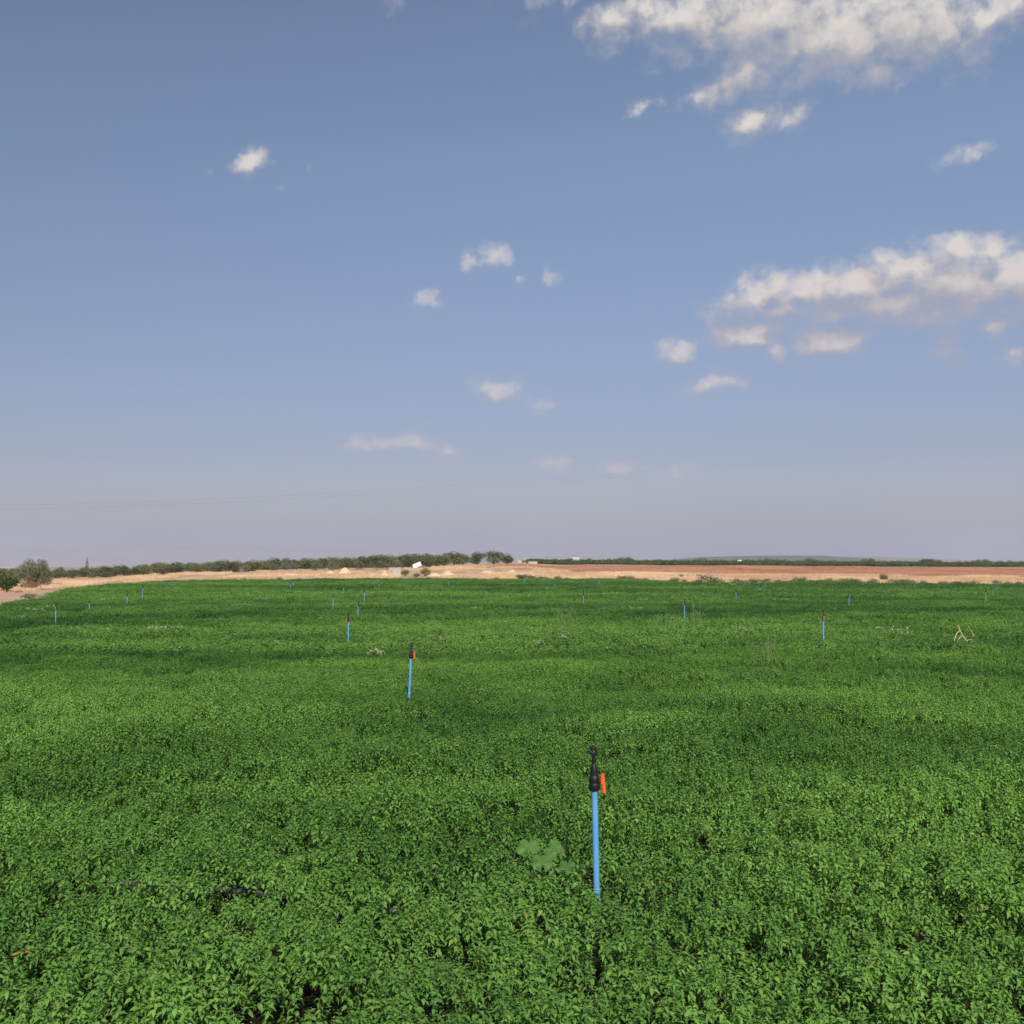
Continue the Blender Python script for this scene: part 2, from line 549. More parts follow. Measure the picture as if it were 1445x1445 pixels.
# far hills standing on the valley floor
def ridge(name, px, rows, D, depth, seed, mat=M_HILL):
    ps = np.linspace(px[0], px[-1], 220)
    top = np.interp(ps, px, rows)
    g = np.linspace(-1, 1, 17)
    vs = []
    for q in g:
        d = D + q * depth
        x = D * (ps - CX) / F * (d / D)
        env = (1 - q * q) ** 1.0
        zt = EYE + D * (YH - top) / F
        n = (fbm(x / 300 + 40, d / 300 + q * 2, seed) - .5) * .30 + 1
        z = VALLEY - 8 + (zt - VALLEY + 8) * env * (n if abs(q) > .05 else 1)
        vs.append(np.stack([x, np.full_like(x, d), z], 1))
    n = len(ps); m = len(g)
    a, b = np.meshgrid(np.arange(m - 1), np.arange(n - 1), indexing='ij')
    f = np.stack([a * n + b, a * n + b + 1, (a + 1) * n + b + 1, (a + 1) * n + b], -1).reshape(-1, 4)
    return tag(link(name, mesh_np(name, np.concatenate(vs), f, mat, smooth=True)), kind='structure')


ridge('hills', [-500, -100, 60, 200, 330, 450, 600, 760, 850, 930, 1000, 1100], [770, 770, 773, 768, 770, 776, 781, 785, 782, 786, 784, 788], 8600, 900, 2)
ridge('hills', [930, 985, 1050, 1110, 1160, 1200, 1250, 1300], [793, 787.5, 784.6, 783.8, 784.3, 786.4, 790.5, 796], 2300, 330, 4, M_RIDGE)
ridge('hills', [1120, 1200, 1250, 1300, 1360, 1420, 1600, 1900], [793, 786, 786.3, 788, 790.5, 792.5, 791, 790], 3300, 400, 6)

# ------------------------------------------------------------------ stuff through geometry nodes
def scatter(name, protos, pts, rotz, scale, idx, tint, tilt=None):
    """one object; its points carry instances of the prototype meshes"""
    pc = bpy.data.collections.new(name + '_kinds')
    for k, me in enumerate(protos):
        o = bpy.data.objects.new('%s_kind_%02d' % (name, k), me); pc.objects.link(o)
    n = len(pts)
    me = bpy.data.meshes.new(name)
    me.vertices.add(n); me.vertices.foreach_set('co', np.asarray(pts, np.float32).ravel())
    rot = np.zeros((n, 3), np.float32); rot[:, 2] = rotz
    if tilt is not None: rot[:, 0] = tilt[:, 0]; rot[:, 1] = tilt[:, 1]
    for an, ty, dat, fld in (('rot', 'FLOAT_VECTOR', rot.ravel(), 'vector'), ('scl', 'FLOAT', scale, 'value'), ('kind', 'INT', idx, 'value'), ('tint', 'FLOAT', tint, 'value')):
        a = me.attributes.new(an, ty, 'POINT')
        a.data.foreach_set(fld, np.asarray(dat, np.int32 if ty == 'INT' else np.float32))
    me.update()
    o = link(name, me)
    ng = bpy.data.node_groups.new(name + '_scatter', 'GeometryNodeTree')
    ng.interface.new_socket('Geometry', in_out='INPUT', socket_type='NodeSocketGeometry')
    ng.interface.new_socket('Geometry', in_out='OUTPUT', socket_type='NodeSocketGeometry')
    N = ng.nodes.new; L = ng.links.new
    gi = N('NodeGroupInput'); gout = N('NodeGroupOutput')
    ci = N('GeometryNodeCollectionInfo'); ci.inputs['Collection'].default_value = pc
    ci.inputs['Separate Children'].default_value = True; ci.inputs['Reset Children'].default_value = True

    def attr(nm, dt):
        a = N('GeometryNodeInputNamedAttribute'); a.data_type = dt; a.inputs['Name'].default_value = nm
        return a.outputs['Attribute']
    ip = N('GeometryNodeInstanceOnPoints')
    L(gi.outputs[0], ip.inputs['Points']); L(ci.outputs[0], ip.inputs['Instance'])
    ip.inputs['Pick Instance'].default_value = True
    L(attr('kind', 'INT'), ip.inputs['Instance Index'])
    er = N('FunctionNodeEulerToRotation'); L(attr('rot', 'FLOAT_VECTOR'), er.inputs[0]); L(er.outputs[0], ip.inputs['Rotation'])
    L(attr('scl', 'FLOAT'), ip.inputs['Scale'])
    L(ip.outputs[0], gout.inputs[0])
    md = o.modifiers.new('scatter', 'NODES'); md.node_group = ng
    return o


def jitter_grid(x0, x1, y0, y1, s, seed):
    g = np.random.default_rng(seed)
    xs = np.arange(x0, x1, s); ys = np.arange(y0, y1, s * .87)
    X, Y = np.meshgrid(xs, ys); X = X + (np.arange(len(ys)) % 2)[:, None] * s / 2
    return X.ravel() + g.uniform(-.38, .38, X.size) * s, Y.ravel() + g.uniform(-.38, .38, X.size) * s


def canopy_h(x, y):
    """height of the canopy top above its plane: soft hummocks and hollows"""
    return .18 * (fbm(x / .8, y / .8, 11, 3) - .5) + .24 * (fbm(x / 3.6, y / 2.6, 12, 3) - .5) + .22 * (fbm(x / 16, y / 9, 13, 3) - .5)


def vigour(x, y):
    v = .5 + 1.2 * (fbm(x / 8.0, y / 3.0, 21, 4) - .5) + 1.15 * (fbm(x / 36, y / 8, 22, 3) - .5) + .8 * (fbm(x / 1.2, y / 1.0, 23, 2) - .5)
    return np.clip(v, 0, 1)


def crop_layer(name, s, d0, d1, protos, seed, scl, lift=.06):
    x, y = jitter_grid(-.60 * d1 - 3, .60 * d1 + 3, max(-3, d0 - 1), d1, s, seed)
    d = y
    k = (np.abs(x) < .55 * np.maximum(y, 0) + 4) & (d >= d0) & (d < d1) & in_field(x, y)
    x, y = x[k], y[k]; n = len(x); g = np.random.default_rng(seed + 1)
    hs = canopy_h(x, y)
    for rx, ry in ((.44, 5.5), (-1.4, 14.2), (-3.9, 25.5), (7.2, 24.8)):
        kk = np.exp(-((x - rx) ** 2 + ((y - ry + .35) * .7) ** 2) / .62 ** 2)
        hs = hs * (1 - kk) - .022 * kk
    z = terrain(x, y) + CROP_H + hs + lift
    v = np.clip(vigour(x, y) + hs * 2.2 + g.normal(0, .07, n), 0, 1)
    o = scatter(name, protos, np.stack([x, y, z], 1), g.random(n) * 6.283, scl * g.uniform(.9, 1.15, n), g.integers(0, len(protos), n), v, g.normal(0, .05, (n, 2)))
    return tag(o, kind='stuff')


near_p = [crop_patch('crop_shoots', .34, 470, .0262, 5, LEAF8, LF8, M_CROP, 100 + k, hvar=.115, clump=.10, wf=.80, jit=.020) for k in range(9)]
mid_p = [crop_patch('crop_shoots_mid', .60, 150, .052, 4, LEAF4, LF4, M_CROP, 140 + k, hvar=.11, clump=.24) for k in range(7)]
far_p = [crop_patch('crop_shoots_far', 1.05, 52, .088, 4, LEAF4, LF4, M_CROP, 170 + k, hvar=.12, clump=.42) for k in range(7)]
c1 = crop_layer('mint_crop', .40, -2.0, 22, near_p, 1, 1.0)
tag(c1, 'dense low green leafy crop close to the camera around the first riser', 'crop')
c2 = crop_layer('mint_crop', .66, 21.6, 62, mid_p, 2, 1.0)
tag(c2, 'dense green leafy crop in the middle distance of the field', 'crop')
c3 = crop_layer('mint_crop', 1.15, 61.4, 178, far_p, 3, 1.0, .075)
tag(c3, 'far end of the green crop bordering the dry grass', 'crop')

# dry grass beyond the field
straw_p = [grass_tuft('straw_tuft', .9, 150, .34, .030, M_STRAW, 300 + k) for k in range(6)]
x, y = jitter_grid(-150, 130, 44, 262, 1.25, 41)
px = CX + F * x / y
low = edge_dist(x, y)
up = np.interp(px, [-400, 0, 100, 300, 500, 640, 700, 760, 840, 1000, 1900], [165, 175, 205, 215, 220, 232, 236, 222, 201, 195, 193])
bare = fbm(x / 7, y / 9, 55, 4)
k = (~in_field(x, y)) & (y < up + 8 * (fbm(x / 8, y / 8, 56) - .5)) & (bare > np.where(px < 760, .53, .44)) & (px > -250) & (px < 1700)
# keep the track clear
tr_hi = np.interp(px, [-140, 22, 60, 100, 150, 185], [842, 837, 832.5, 828.5, 822.5, 819.5]); row = YH + F * (EYE - terrain(x, y)) / y
k &= ~((px < 180) & (row > tr_hi - 1.0))
x, y = x[k], y[k]; n = len(x); g = np.random.default_rng(5)
o = scatter('dry_grass', straw_p, np.stack([x, y, terrain(x, y)], 1), g.random(n) * 6.283, g.uniform(.6, 1.3, n), g.integers(0, 6, n), np.clip(fbm(x / 9, y / 9, 57) * 1.6 - .3 + g.normal(0, .1, n), 0, 1))
tag(o, 'straw coloured dry grass covering the bank beyond the crop', 'grass', kind='stuff')

red_p = [grass_tuft('stubble_tuft', 1.2, 130, .26, .035, M_RED, 320 + k, .6) for k in range(5)]
x, y = jitter_grid(-20, 190, 186, 318, 1.7, 43)
px = CX + F * x / y
lo = np.interp(px, [640, 700, 760, 840, 1000, 1445, 2000], [226, 214, 203, 198, 192, 190, 190])
hi = np.interp(px, [655, 720, 760, 850, 2000], [232, 242, 262, 312, 312])
k = (px > 690) & (px < 1700) & (y > lo) & (y < hi) & (fbm(x / 6, y / 10, 58, 4) > .42)
x, y = x[k], y[k]; n = len(x)
o = scatter('dry_stubble', red_p, np.stack([x, y, terrain(x, y)], 1), g.random(n) * 6.283, g.uniform(.6, 1.2, n), g.integers(0, 5, n), np.clip(fbm(x / 9, y / 20, 59) * 1.5 - .2, 0, 1))
tag(o, 'reddish brown dry stubble on the field beyond the straw strip', 'stubble', kind='stuff')

# far green crop
def far_plant(k):
    g = np.random.default_rng(k)
    bl = [(g.normal(0, .5), g.normal(0, .5), .5 + g.uniform(-.1, .2), .6, .6, .5) for _ in range(4)]
    return crown_mesh('far_plants', bl, 260, .26, M_FARCROP, k, .4)
fp = [far_plant(340 + k) for k in range(5)]
x, y = jitter_grid(-5, 330, 300, 372, 2.0, 45)
px = CX + F * x / y
k = (px > np.interp(y, [300, 372], [752, 745])) & (px < 1800) & (y > 306)
x, y = x[k], y[k]; n = len(x)
o = scatter('far_green_field', fp, np.stack([x, y, terrain(x, y)], 1), g.random(n) * 6.283, g.uniform(.7, 1.25, n), g.integers(0, 5, n), g.random(n))
tag(o, 'strip of far green vines beyond the reddish field', 'crop field', kind='stuff')

# ------------------------------------------------------------------ sprinkler risers
HV = .735      # visible height above the canopy of a full size riser


def make_riser():
    root = bpy.data.objects.new('sprinkler_riser', None); COL.objects.link(root); root.empty_display_size = .1
    m = MB(); m.lathe([(.0158, -.30), (.0158, .0), (.0158, .26), (.0158, .565)], 20)
    m.lathe([(.0162, -.034), (.0180, -.030), (.0180, .008), (.0162, .012)], 20, cap=False)
    pipe = link('pipe', m.mesh('pipe', M_PIPE, True), root)
    m = MB()
    m.lathe([(.0175, .552), (.0240, .555), (.0270, .562), (.0275, .585), (.0262, .594), (.0245, .597), (.0262, .602), (.0268, .616), (.0250, .628),
             (.0200, .640)], 20)
    m.lathe([(.0196, .638), (.0196, .664), (.0172, .682), (.0125, .700), (.0095, .706), (.0095, .709)], 20)
    for q in range(10):
        a = q * math.pi / 5
        m.box((.0270 * math.cos(a), .0270 * math.sin(a), .574), (.005, .005, .020), Matrix.Rotation(a, 3, 'Z'))
    Mx = Matrix.Translation((.022, 0, .604)) @ Matrix.Rotation(R(90), 4, 'Y')
    m.lathe([(.010, 0), (.010, .014), (.007, .016), (.007, .020)], 12, Mx)
    valve = link('valve', m.mesh('valve', M_BLACK, True), root)
    m = MB()
    m.box((.0445, 0, .592), (.0185, .024, .118), Matrix.Rotation(R(-4), 3, 'Y'), .007)
    m.box((.0375, 0, .606), (.012, .028, .036), None, .004)
    link('valve_handle', m.mesh('valve_handle', M_ORANGE, True), root)
    m = MB()
    m.lathe([(.0100, .705), (.0100, .712), (.0130, .714), (.0130, .724), (.0090, .728), (.0088, .746)], 14)
    m.lathe([(.0088, .744), (.0130, .748), (.0130, .758), (.0080, .762)], 14)
    hd = link('sprinkler_head', m.mesh('sprinkler_head', M_BLACK, True), root)
    m = MB()   # impact arm: U shaped bridge, bent nozzle and spoon
    m.tube([(0.0125, 0, .752), (.0150, 0, .760), (.0150, 0, .780), (.007, 0, .789), (-.007, 0, .789), (-.0150, 0, .780), (-.0150, 0, .760), (-.0125, 0, .752)], .0048, 8)
    m.lathe([(.013, .783), (.0165, .787), (.0165, .798), (.010, .803)], 14)
    m.tube([(0, 0, .758), (-.006, 0, .764), (-.018, 0, .774), (-.026, 0, .780)], [.008, .008, .007, .0055], 10)
    m.box((-.028, 0, .767), (.018, .010, .012), Matrix.Rotation(R(25), 3, 'Y'), .002)
    link('swing_arm', m.mesh('swing_arm', M_CLAMP, True), hd)
    return root


RISERS = [  # base px, base row, top row, handle turn (deg), handle colour, label
    (842, 1257, 1058, 0, 'o', 'tall blue sprinkler riser with orange valve handle beside the broad leaved weed, nearest of all'),
    (577.5, 978, 908, 25, 'o', 'blue sprinkler riser with orange handle, next one behind the nearest riser'),
    (491.5, 903, 866, 180, 'o', 'blue sprinkler riser with orange handle turned left, third of the diagonal row'),
    (505, 872.5, 848, 230, 'r', 'short blue riser with dull red valve, close behind the left turned orange handle'),
    (470, 858, 837, 90, 'r', 'thin blue riser left of the red valve riser, fifth along the diagonal row'),
    (514, 847.5, 831, 90, 'r', 'small blue riser touching the pale brown dry clump on its left'),
    (485, 839.5, 824, 90, 'r', 'small blue riser directly below the pale dirt heap'),
    (535, 831.5, 821, 90, 'r', 'tiny riser in the crop below the left side of the concrete box'),
    (511.5, 820, 812, 90, 'n', 'tiny pale riser at the crop edge between dirt heap and concrete box'),
    (541, 819, 812, 90, 'r', 'tiny riser at the crop edge just left of the concrete box'),
    (574, 824.5, 815, 90, 'n', 'tiny riser at the crop edge just right of the concrete box'),
    (633, 827, 816.5, 90, 'r', 'tiny riser below the pale bank right of the yellow green bush'),
    (647, 818, 811, 90, 'r', 'barely visible dark riser on the crop edge right of the tilted white panel'),
    (686, 843.5, 829.5, 90, 'r', 'blue riser standing alone below the rounded last orchard trees'),
    (740, 823.5, 812, 90, 'r', 'tiny riser with a dark weed behind it under the red dirt slope'),
    (772, 835, 824, 90, 'r', 'short riser, lower left one of a close pair below the red slope'),
    (783, 830, 820, 90, 'r', 'short riser, upper right one of a close pair below the red slope'),
    (823, 855, 833, 200, 'r', 'blue riser with dark valve in the open crop below the cream hut'),
    (845, 826, 812.5, 90, 'r', 'thin riser at the crop edge behind the dark valve riser'),
    (922, 824, 814, 90, 'n', 'tiny pale riser among the grey green edge weeds'),
    (966, 872.5, 845, 210, 'r', 'blue riser with brownish valve next to tall pale weed stalks'),
    (1019, 830, 821, 90, 'r', 'tiny riser in front of the brownish edge weed'),
    (1038.5, 847, 830, 90, 'r', 'blue riser below the small white hut'),
    (1073, 837.5, 825, 90, 'r', 'short riser, lower one of the close pair right of the small white hut'),
    (1080, 830, 818, 90, 'r', 'short riser, upper one of the close pair right of the small white hut'),
    (1119, 823, 816, 90, 'n', 'barely visible riser hidden in the far edge weeds'),
    (1162, 905, 861, 270, 'r', 'large blue riser with red valve facing the camera, on the emptier side of the crop'),
    (1198, 855.5, 835, 270, 'r', 'blue riser right behind the large one with the red front valve'),
    (1291, 832, 819, 90, 'n', 'thin pale riser at the edge below the lone round weed bush'),
    (1325, 830, 820, 90, 'r', 'small dark topped riser against the far edge weeds, beyond the dry branch'),
    (1391, 848.5, 830, 90, 'r', 'blue riser nearer of the pair above the forked dry branch'),
    (1400, 840, 828, 90, 'r', 'blue riser farther of the pair above the forked dry branch'),
    (78.5, 878.5, 851, 280, 'r', 'blue riser with rusty red valve, nearest to the dirt track'),
    (126, 862.5, 846, 90, 'n', 'blue riser second nearest to the dirt track'),
    (179, 852, 837, 90, 'n', 'thin leaning riser, third in the row leading away from the track'),
    (201, 845, 824, 90, 'r', 'blue riser with long black head, fourth in the row from the track'),
    (231, 828, 819, 90, 'n', 'tiny riser on the left of a touching pair near the far straw bank'),
    (235, 832, 821, 90, 'r', 'tiny riser on the right of a touching pair near the far straw bank'),
    (242, 824, 817, 90, 'n', 'tiny riser at the far corner of the crop behind the touching pair'),
    (395.5, 821.5, 814, 90, 'n', 'faint riser at the crop edge under the light straw bank'),
    (410, 831.5, 820, 90, 'r', 'tiny riser, nearer of two almost touching under the straw bank'),
    (414, 828, 818, 90, 'n', 'tiny riser, farther of two almost touching under the straw bank'),
]


proto = make_riser()
RISER_POS = []
for k, (px, by, ty, turn, hc, lab) in enumerate(RISERS):
    o = proto if k == 0 else dup(proto)
    x, D = project(px, by, CROP_H)
    z = terr(x, D) + CROP_H
    h = (by - ty) * D / F
    s = h / .803
    RISER_POS.append((x, D))
    o.location = (x, D, z)
    o.rotation_euler = (R(random.uniform(-1.2, 1.2)), R(random.uniform(-1.5, 1.5) if k not in (1, 26, 34) else (2.6 if k == 1 else (-2.0 if k == 26 else 5))), R(turn))
    o.scale = (max(s, 1.04), max(s, 1.04), s)
    tag(o, lab, 'sprinkler', 'sprinkler risers standing in rows across the crop')
    for ch in o.children:
        if ch.name.startswith('valve_handle'):
            if hc == 'r':
                ch.data = ch.data.copy() if ch.data.materials[0] == M_ORANGE and False else ch.data
                ch.material_slots[0].link = 'OBJECT'; ch.material_slots[0].material = M_REDP
            elif hc == 'n':
                ch.material_slots[0].link = 'OBJECT'; ch.material_slots[0].material = M_BLACK


# ------------------------------------------------------------------ orchard trees
def make_tree(seed, H, Wd, mat, name='orchard_tree', n=1900, leaf=.19):
    g = np.random.default_rng(seed)
    root = bpy.data.objects.new(name, None); COL.objects.link(root); root.empty_display_size = .3
    m = MB()
    tz = H * .30
    m.tube([(0, 0, -.15), (g.normal(0, .03), g.normal(0, .03), tz * .5), (g.normal(0, .05), g.normal(0, .05), tz)], [.10, .08, .07], 8)
    bl = []
    nb = 9
    for q in range(nb):
        a = q * 6.283 / nb + g.normal(0, .35); rr = Wd * .5 * g.uniform(.35, .66)
        c = (rr * math.cos(a), rr * math.sin(a), H * g.uniform(.26, .70))
        m.tube([(0, 0, tz), (c[0] * .5, c[1] * .5, (tz + c[2]) / 2), c], [.05, .035, .015], 6)
        bl.append((*c, Wd * g.uniform(.20, .28), Wd * g.uniform(.20, .28), H * g.uniform(.18, .27)))
    bl.append((0, 0, H * .74, Wd * .26, Wd * .26, H * .25))
    bl.append((g.normal(0, .1), g.normal(0, .1), H * .38, Wd * .42, Wd * .42, H * .34))
    link('trunk', m.mesh('trunk', M_BARK, True), root)
    link('crown', crown_mesh('crown', bl, n, leaf, mat, seed, .45), root)
    return root


tree_protos = [make_tree(400 + k, 2.6, 2.9, M_TREE) for k in range(6)]
olive_protos = [make_tree(420 + k, 2.0, 2.3, M_OLIVE, n=1000, leaf=.13) for k in range(3)]
used = set()


def put_tree(protos, i, x, y, s, sx, lab, grp, cat='tree'):
    p = protos[i % len(protos)]
    if id(p) in used: o = dup(p)
    else: o = p; used.add(id(p))
    o.location = (x, y, terr(x, y)); o.rotation_euler = (0, 0, random.random() * 6.283)
    o.scale = (s * sx, s * sx, s)
    return tag(o, lab, cat, grp)


G_ORCH = 'orchard trees behind the dry grass bank'
ni = 0
for rowi, (d_off, step) in enumerate(((0, 1.9), (5, 2.5), (11, 3.2), (20, 4.5))):
    x = -112.0
    while x < 1.0:
        xx = x + random.uniform(-.5, .5)
        pxg = CX + F * xx / (205 + d_off)
        D = float(np.interp(pxg, [-100, 60, 150, 300, 500, 600, 720], [186, 186, 196, 206, 212, 222, 240])) + d_off + random.uniform(-1.5, 1.5)
        pxr = CX + F * xx / D
        if pxr < 628:
            s = float(np.interp(pxr, [0, 100, 200, 320, 500, 600, 720], [.80, .80, .82, .86, 1.0, 1.06, 1.1])) * random.uniform(.86, 1.16)
            put_tree(tree_protos, random.randrange(6), xx, D, s, random.uniform(1.0, 1.25),
                     'bushy olive green tree in the long orchard rows behind the dry grass bank', G_ORCH)
        x += step * random.uniform(.85, 1.15)
for (px, D, s, lab) in ((716, 246, 1.0, 'small round tree ending the orchard where the red dirt slope rises'),
                        (696, 244, 1.28, 'large round tree next to the last small tree of the orchard'),
                        (673, 240, 1.18, 'broad rounded tree third from the dirt slope end of the orchard'),
                        (653, 238, 1.05, 'lower rounded tree between two broad ones at the orchard end'),
                        (640, 236, 1.25, 'tall rounded tree fifth from the dirt slope end of the orchard')):
    x = D * (px - CX) / F
    put_tree(tree_protos, random.randrange(6), x, D, s, 1.25, lab, G_ORCH)
for px in (388, 402, 415, 470, 508, 524, 537, 546, 560, 447, 300, 345):
    D = 203 + random.uniform(-2, 3)
    put_tree(olive_protos, random.randrange(3), D * (px - CX) / F, D, random.uniform(.8, 1.05), 1.05,
             'small silvery grey tree in front of the darker orchard rows', 'young silvery trees in front of the orchard')

# dark trees behind the far green strip
far_protos = [make_tree(440 + k, 2.2, 3.4, M_TREE, 'far_tree', 1100, .24) for k in range(4)]
px = 742.0
while px < 1475:
    D = 380 + random.uniform(0, 22)
    big = any(abs(px - c) < 6 for c in (880, 988, 1080, 1145, 1225, 1310, 1385))
    s = (1.2 if big else random.uniform(.66, 1.0))
    lab = 'low dark bushy tree in the line behind the far green strip'
    if big: lab = 'taller dark tree standing above the line behind the far green strip'
    put_tree(far_protos, random.randrange(4), D * (px - CX) / F, D, s, random.uniform(.9, 1.3), lab, 'trees lining the far green strip')
    px += random.uniform(7, 11)
# slim dark cypress far left
root = bpy.data.objects.new('cypress_tree', None); COL.objects.link(root)
m = MB(); m.tube([(0, 0, -.2), (0, 0, .6)], [.12, .1], 8); link('trunk', m.mesh('trunk', M_BARK), root)
link('crown', crown_mesh('crown', [(0, 0, 1.2, .45, .45, .9), (0, 0, 2.2, .38, .38, .9), (0, 0, 3.1, .22, .22, .7)], 700, .16, M_TREE, 460, .5, .6), root)
D = 232.0; x = D * (123.5 - CX) / F
root.location = (x, D, terr(x, D)); root.scale = (.9, .9, 1.12)
tag(root, 'slim dark upright cypress poking above the low orchard near the track', 'tree')

# ------------------------------------------------------------------ bushes by the track
def bush(name, px, py, H, Wd, mat, label, cat, seed, n=2500, leaf=.09, up=0.0, stem=M_TWIG, nb=9, group=None, flat=1.0, D=None, twigs=0):
    g = np.random.default_rng(seed)
    if D is None: x, D = project(px, py)
    else: x = D * (px - CX) / F
    root = bpy.data.objects.new(name, None); COL.objects.link(root); root.empty_display_size = .2
    m = MB(); bl = []
    for q in range(nb):
        a = q * 2.399 + g.normal(0, .3); rr = Wd * .5 * math.sqrt((q + .5) / nb) * .72
        c = (rr * math.cos(a), rr * math.sin(a) * .8, H * (g.uniform(.45, .74) - .25 * (rr / Wd)))
        m.tube([(g.normal(0, .05), g.normal(0, .05), -.05), (c[0] * .55, c[1] * .55, c[2] * .5), c], [.030, .02, .008], 6)
        bl.append((*c, Wd * g.uniform(.15, .23), Wd * g.uniform(.15, .23), H * g.uniform(.20, .30) * flat))
    for q in range(twigs):
        a = g.random() * 6.283; r2 = Wd * .42 * math.sqrt(g.random())
        m.tube([(g.normal(0, .15), g.normal(0, .15), 0), (r2 * math.cos(a), r2 * math.sin(a), H * g.uniform(.35, .95))], [.018, .006], 4)
    bl.append((0, 0, H * .42, Wd * .34, Wd * .30, H * .30))
    link('stem', m.mesh('stem', stem, True), root)
    link('foliage', crown_mesh('foliage', bl, n, leaf, mat, seed + 1, .4, up), root)
    root.location = (x, D, terr(x, D)); root.rotation_euler = (0, 0, g.random() * .6)
    return tag(root, label, cat, group)


# the big feathery bush: three upright plumes over a broad brown base
g = np.random.default_rng(500)
root = bpy.data.objects.new('tamarisk_bush', None); COL.objects.link(root)
m = MB(); bl = []
for (cx, cz, rx, rz) in ((-.95, 1.50, .62, .75), (-.38, 1.95, .58, .92), (.15, 1.75, .5, .8), (.55, 1.95, .55, .90), (1.0, 1.35, .55, .65), (-1.25, .95, .45, .5), (1.15, .8, .5, .45), (0, 1.0, .9, .7)):
    cy = g.normal(0, .25)
    bl.append((cx, cy, cz, rx, rx, rz))
    for q in range(7):
        e = (cx + g.normal(0, rx * .5), cy + g.normal(0, rx * .5), cz + g.uniform(-.2, .9) * rz)
        m.tube([(g.normal(0, .18), g.normal(0, .15), -.05), (e[0] * .5, e[1] * .5, e[2] * .45), e], [.028, .018, .006], 5)
for q in range(45):
    a = g.random() * 6.283; r2 = g.uniform(.3, 1.25)
    m.tube([(g.normal(0, .25), g.normal(0, .2), 0), (r2 * math.cos(a), r2 * .7 * math.sin(a), g.uniform(.4, 1.25))], [.02, .007], 4)
link('stem', m.mesh('stem', M_TWIG, True), root)
link('foliage', crown_mesh('foliage', bl, 9000, .12, M_BUSH, 501, .25, .6, .5), root)
xb, Db = project(45, 832)
root.location = (xb, Db, terr(xb, Db)); root.scale = (1.22, 1.15, 1.04)
tag(root, 'big feathery grey green bush with brown twigs beside the dirt track', 'bush')
bush('leafy_bush', 9, 836, 1.6, 2.1, M_GREEN, 'bright green leafy bush at the track edge, below the big grey bush', 'bush', 510, leaf=.16, n=1500)
bush('leafy_bush', -4, 826, 2.5, 3.2, M_TREE, 'dark green bush cut by the photo edge beside the big grey bush', 'bush', 515, leaf=.13, n=1800)
bush('leafy_bush', 36, 831.5, .75, 1.1, M_GREEN, 'small dark green bush at the foot of the big grey bush', 'bush', 520, leaf=.12, n=800)
bush('flowering_shrub', 69, 823, .62, .42, M_PINK, 'small dull pink shrub right beside the big grey bush', 'shrub', 525, leaf=.06, n=420, nb=5)
bush('leafy_bush', 80, 826, .35, 1.5, M_EDGE, 'low grey green weed in the straw right of the pink shrub', 'weed', 528, leaf=.08, n=400, nb=6)
bush('leafy_bush', 98, 836.5, .5, 1.1, M_GREEN, 'dark green tuft where the track meets the crop edge', 'weed', 530, leaf=.09, n=800)
bush('leafy_bush', 40, 845.5, .45, 1.2, M_EDGE, 'low grey green weed at the crop corner beside the near end of the track', 'weed', 535, leaf=.09, n=350, nb=6)
bush('leafy_bush', 66, 845, .28, 1.5, M_WEED, 'flat pale grey weed on the crop edge beside the track', 'weed', 540, leaf=.07, n=500, nb=7)
bush('leafy_bush', 84, 840, .28, 1.3, M_WEED, 'flat pale grey weed just before the dark green tuft at the track', 'weed', 545, leaf=.07, n=500, nb=7)
bush('yellow_bush', 572, 808, 1.15, 1.7, M_YELLOW, 'yellow green bush between the concrete box and the tilted white panel', 'bush', 550, D=164, leaf=.12, n=900)
bush('yellow_bush', 600, 808, 1.45, 2.1, M_YELLOW, 'yellow green bush right of the tilted white panel', 'bush', 553, D=165, leaf=.12, n=1200)
bush('yellow_bush', 588, 808, .8, 1.5, M_EDGE, 'low grey bush under the tilted white panel', 'bush', 556, D=161, leaf=.10, n=600)
bush('round_bush', 1246, 817, 1.15, 1.7, M_EDGE, 'lone round grey green bush standing in the straw strip', 'bush', 560, D=142, leaf=.10, n=1000)
bush('round_bush', 961, 808, .6, .7, M_EDGE, 'thin small weed alone in the straw below the far green strip', 'weed', 563, D=160, leaf=.10, n=200)

# weeds along the crop edge
edge_specs = [(735, 1.0), (741, 1.3), (751, .8), (764, .7), (787, .9), (800, .55), (877, 1.1), (888, 1.0), (899, .8), (911, .8), (952, 1.1), (965, .7), (984, .9), (996, 1.3), (1008, 1.0),
              (1037, 1.0), (1050, 1.0), (1062, .9), (1120, .8), (1133, .9), (1190, 1.0), (1205, .8), (1228, .7), (1268, .8), (1330, .9), (1350, .8), (1375, .7), (1405, .8), (1430, .7),
              (330, .7), (345, .7), (395, .7), (455, .7), (470, .6), (520, .7), (605, .7), (660, .6), (700, .6)]
_r = random.Random(3)
edge_specs += [(_r.uniform(872, 1440), _r.uniform(.5, 1.0)) for _ in range(26)] + [(_r.uniform(240, 860), _r.uniform(.35, .6)) for _ in range(12)]
wp = []
for k in range(4):
    o = bush('edge_weed', 900, 820, .95, 1.5, M_EDGE, 'grey green weed growing along the far edge of the crop', 'weed', 570 + k * 3, D=120, leaf=.085, n=520, nb=6, group='weeds along the far crop edge')
    wp.append(o)
fresh = list(wp)
for k, (px, s) in enumerate(edge_specs):
    o = wp[k % 4] if k < 4 else dup(wp[k % 4])
    D = float(np.interp(px, EPX, ED)) + random.uniform(-.6, 2.0)
    x = D * (px - CX) / F
    o.location = (x, D, terr(x, D) - .02); o.rotation_euler = (0, 0, random.random() * 6.28); o.scale = (s * 1.5, s * 1.2, s * random.uniform(.75, 1.15))

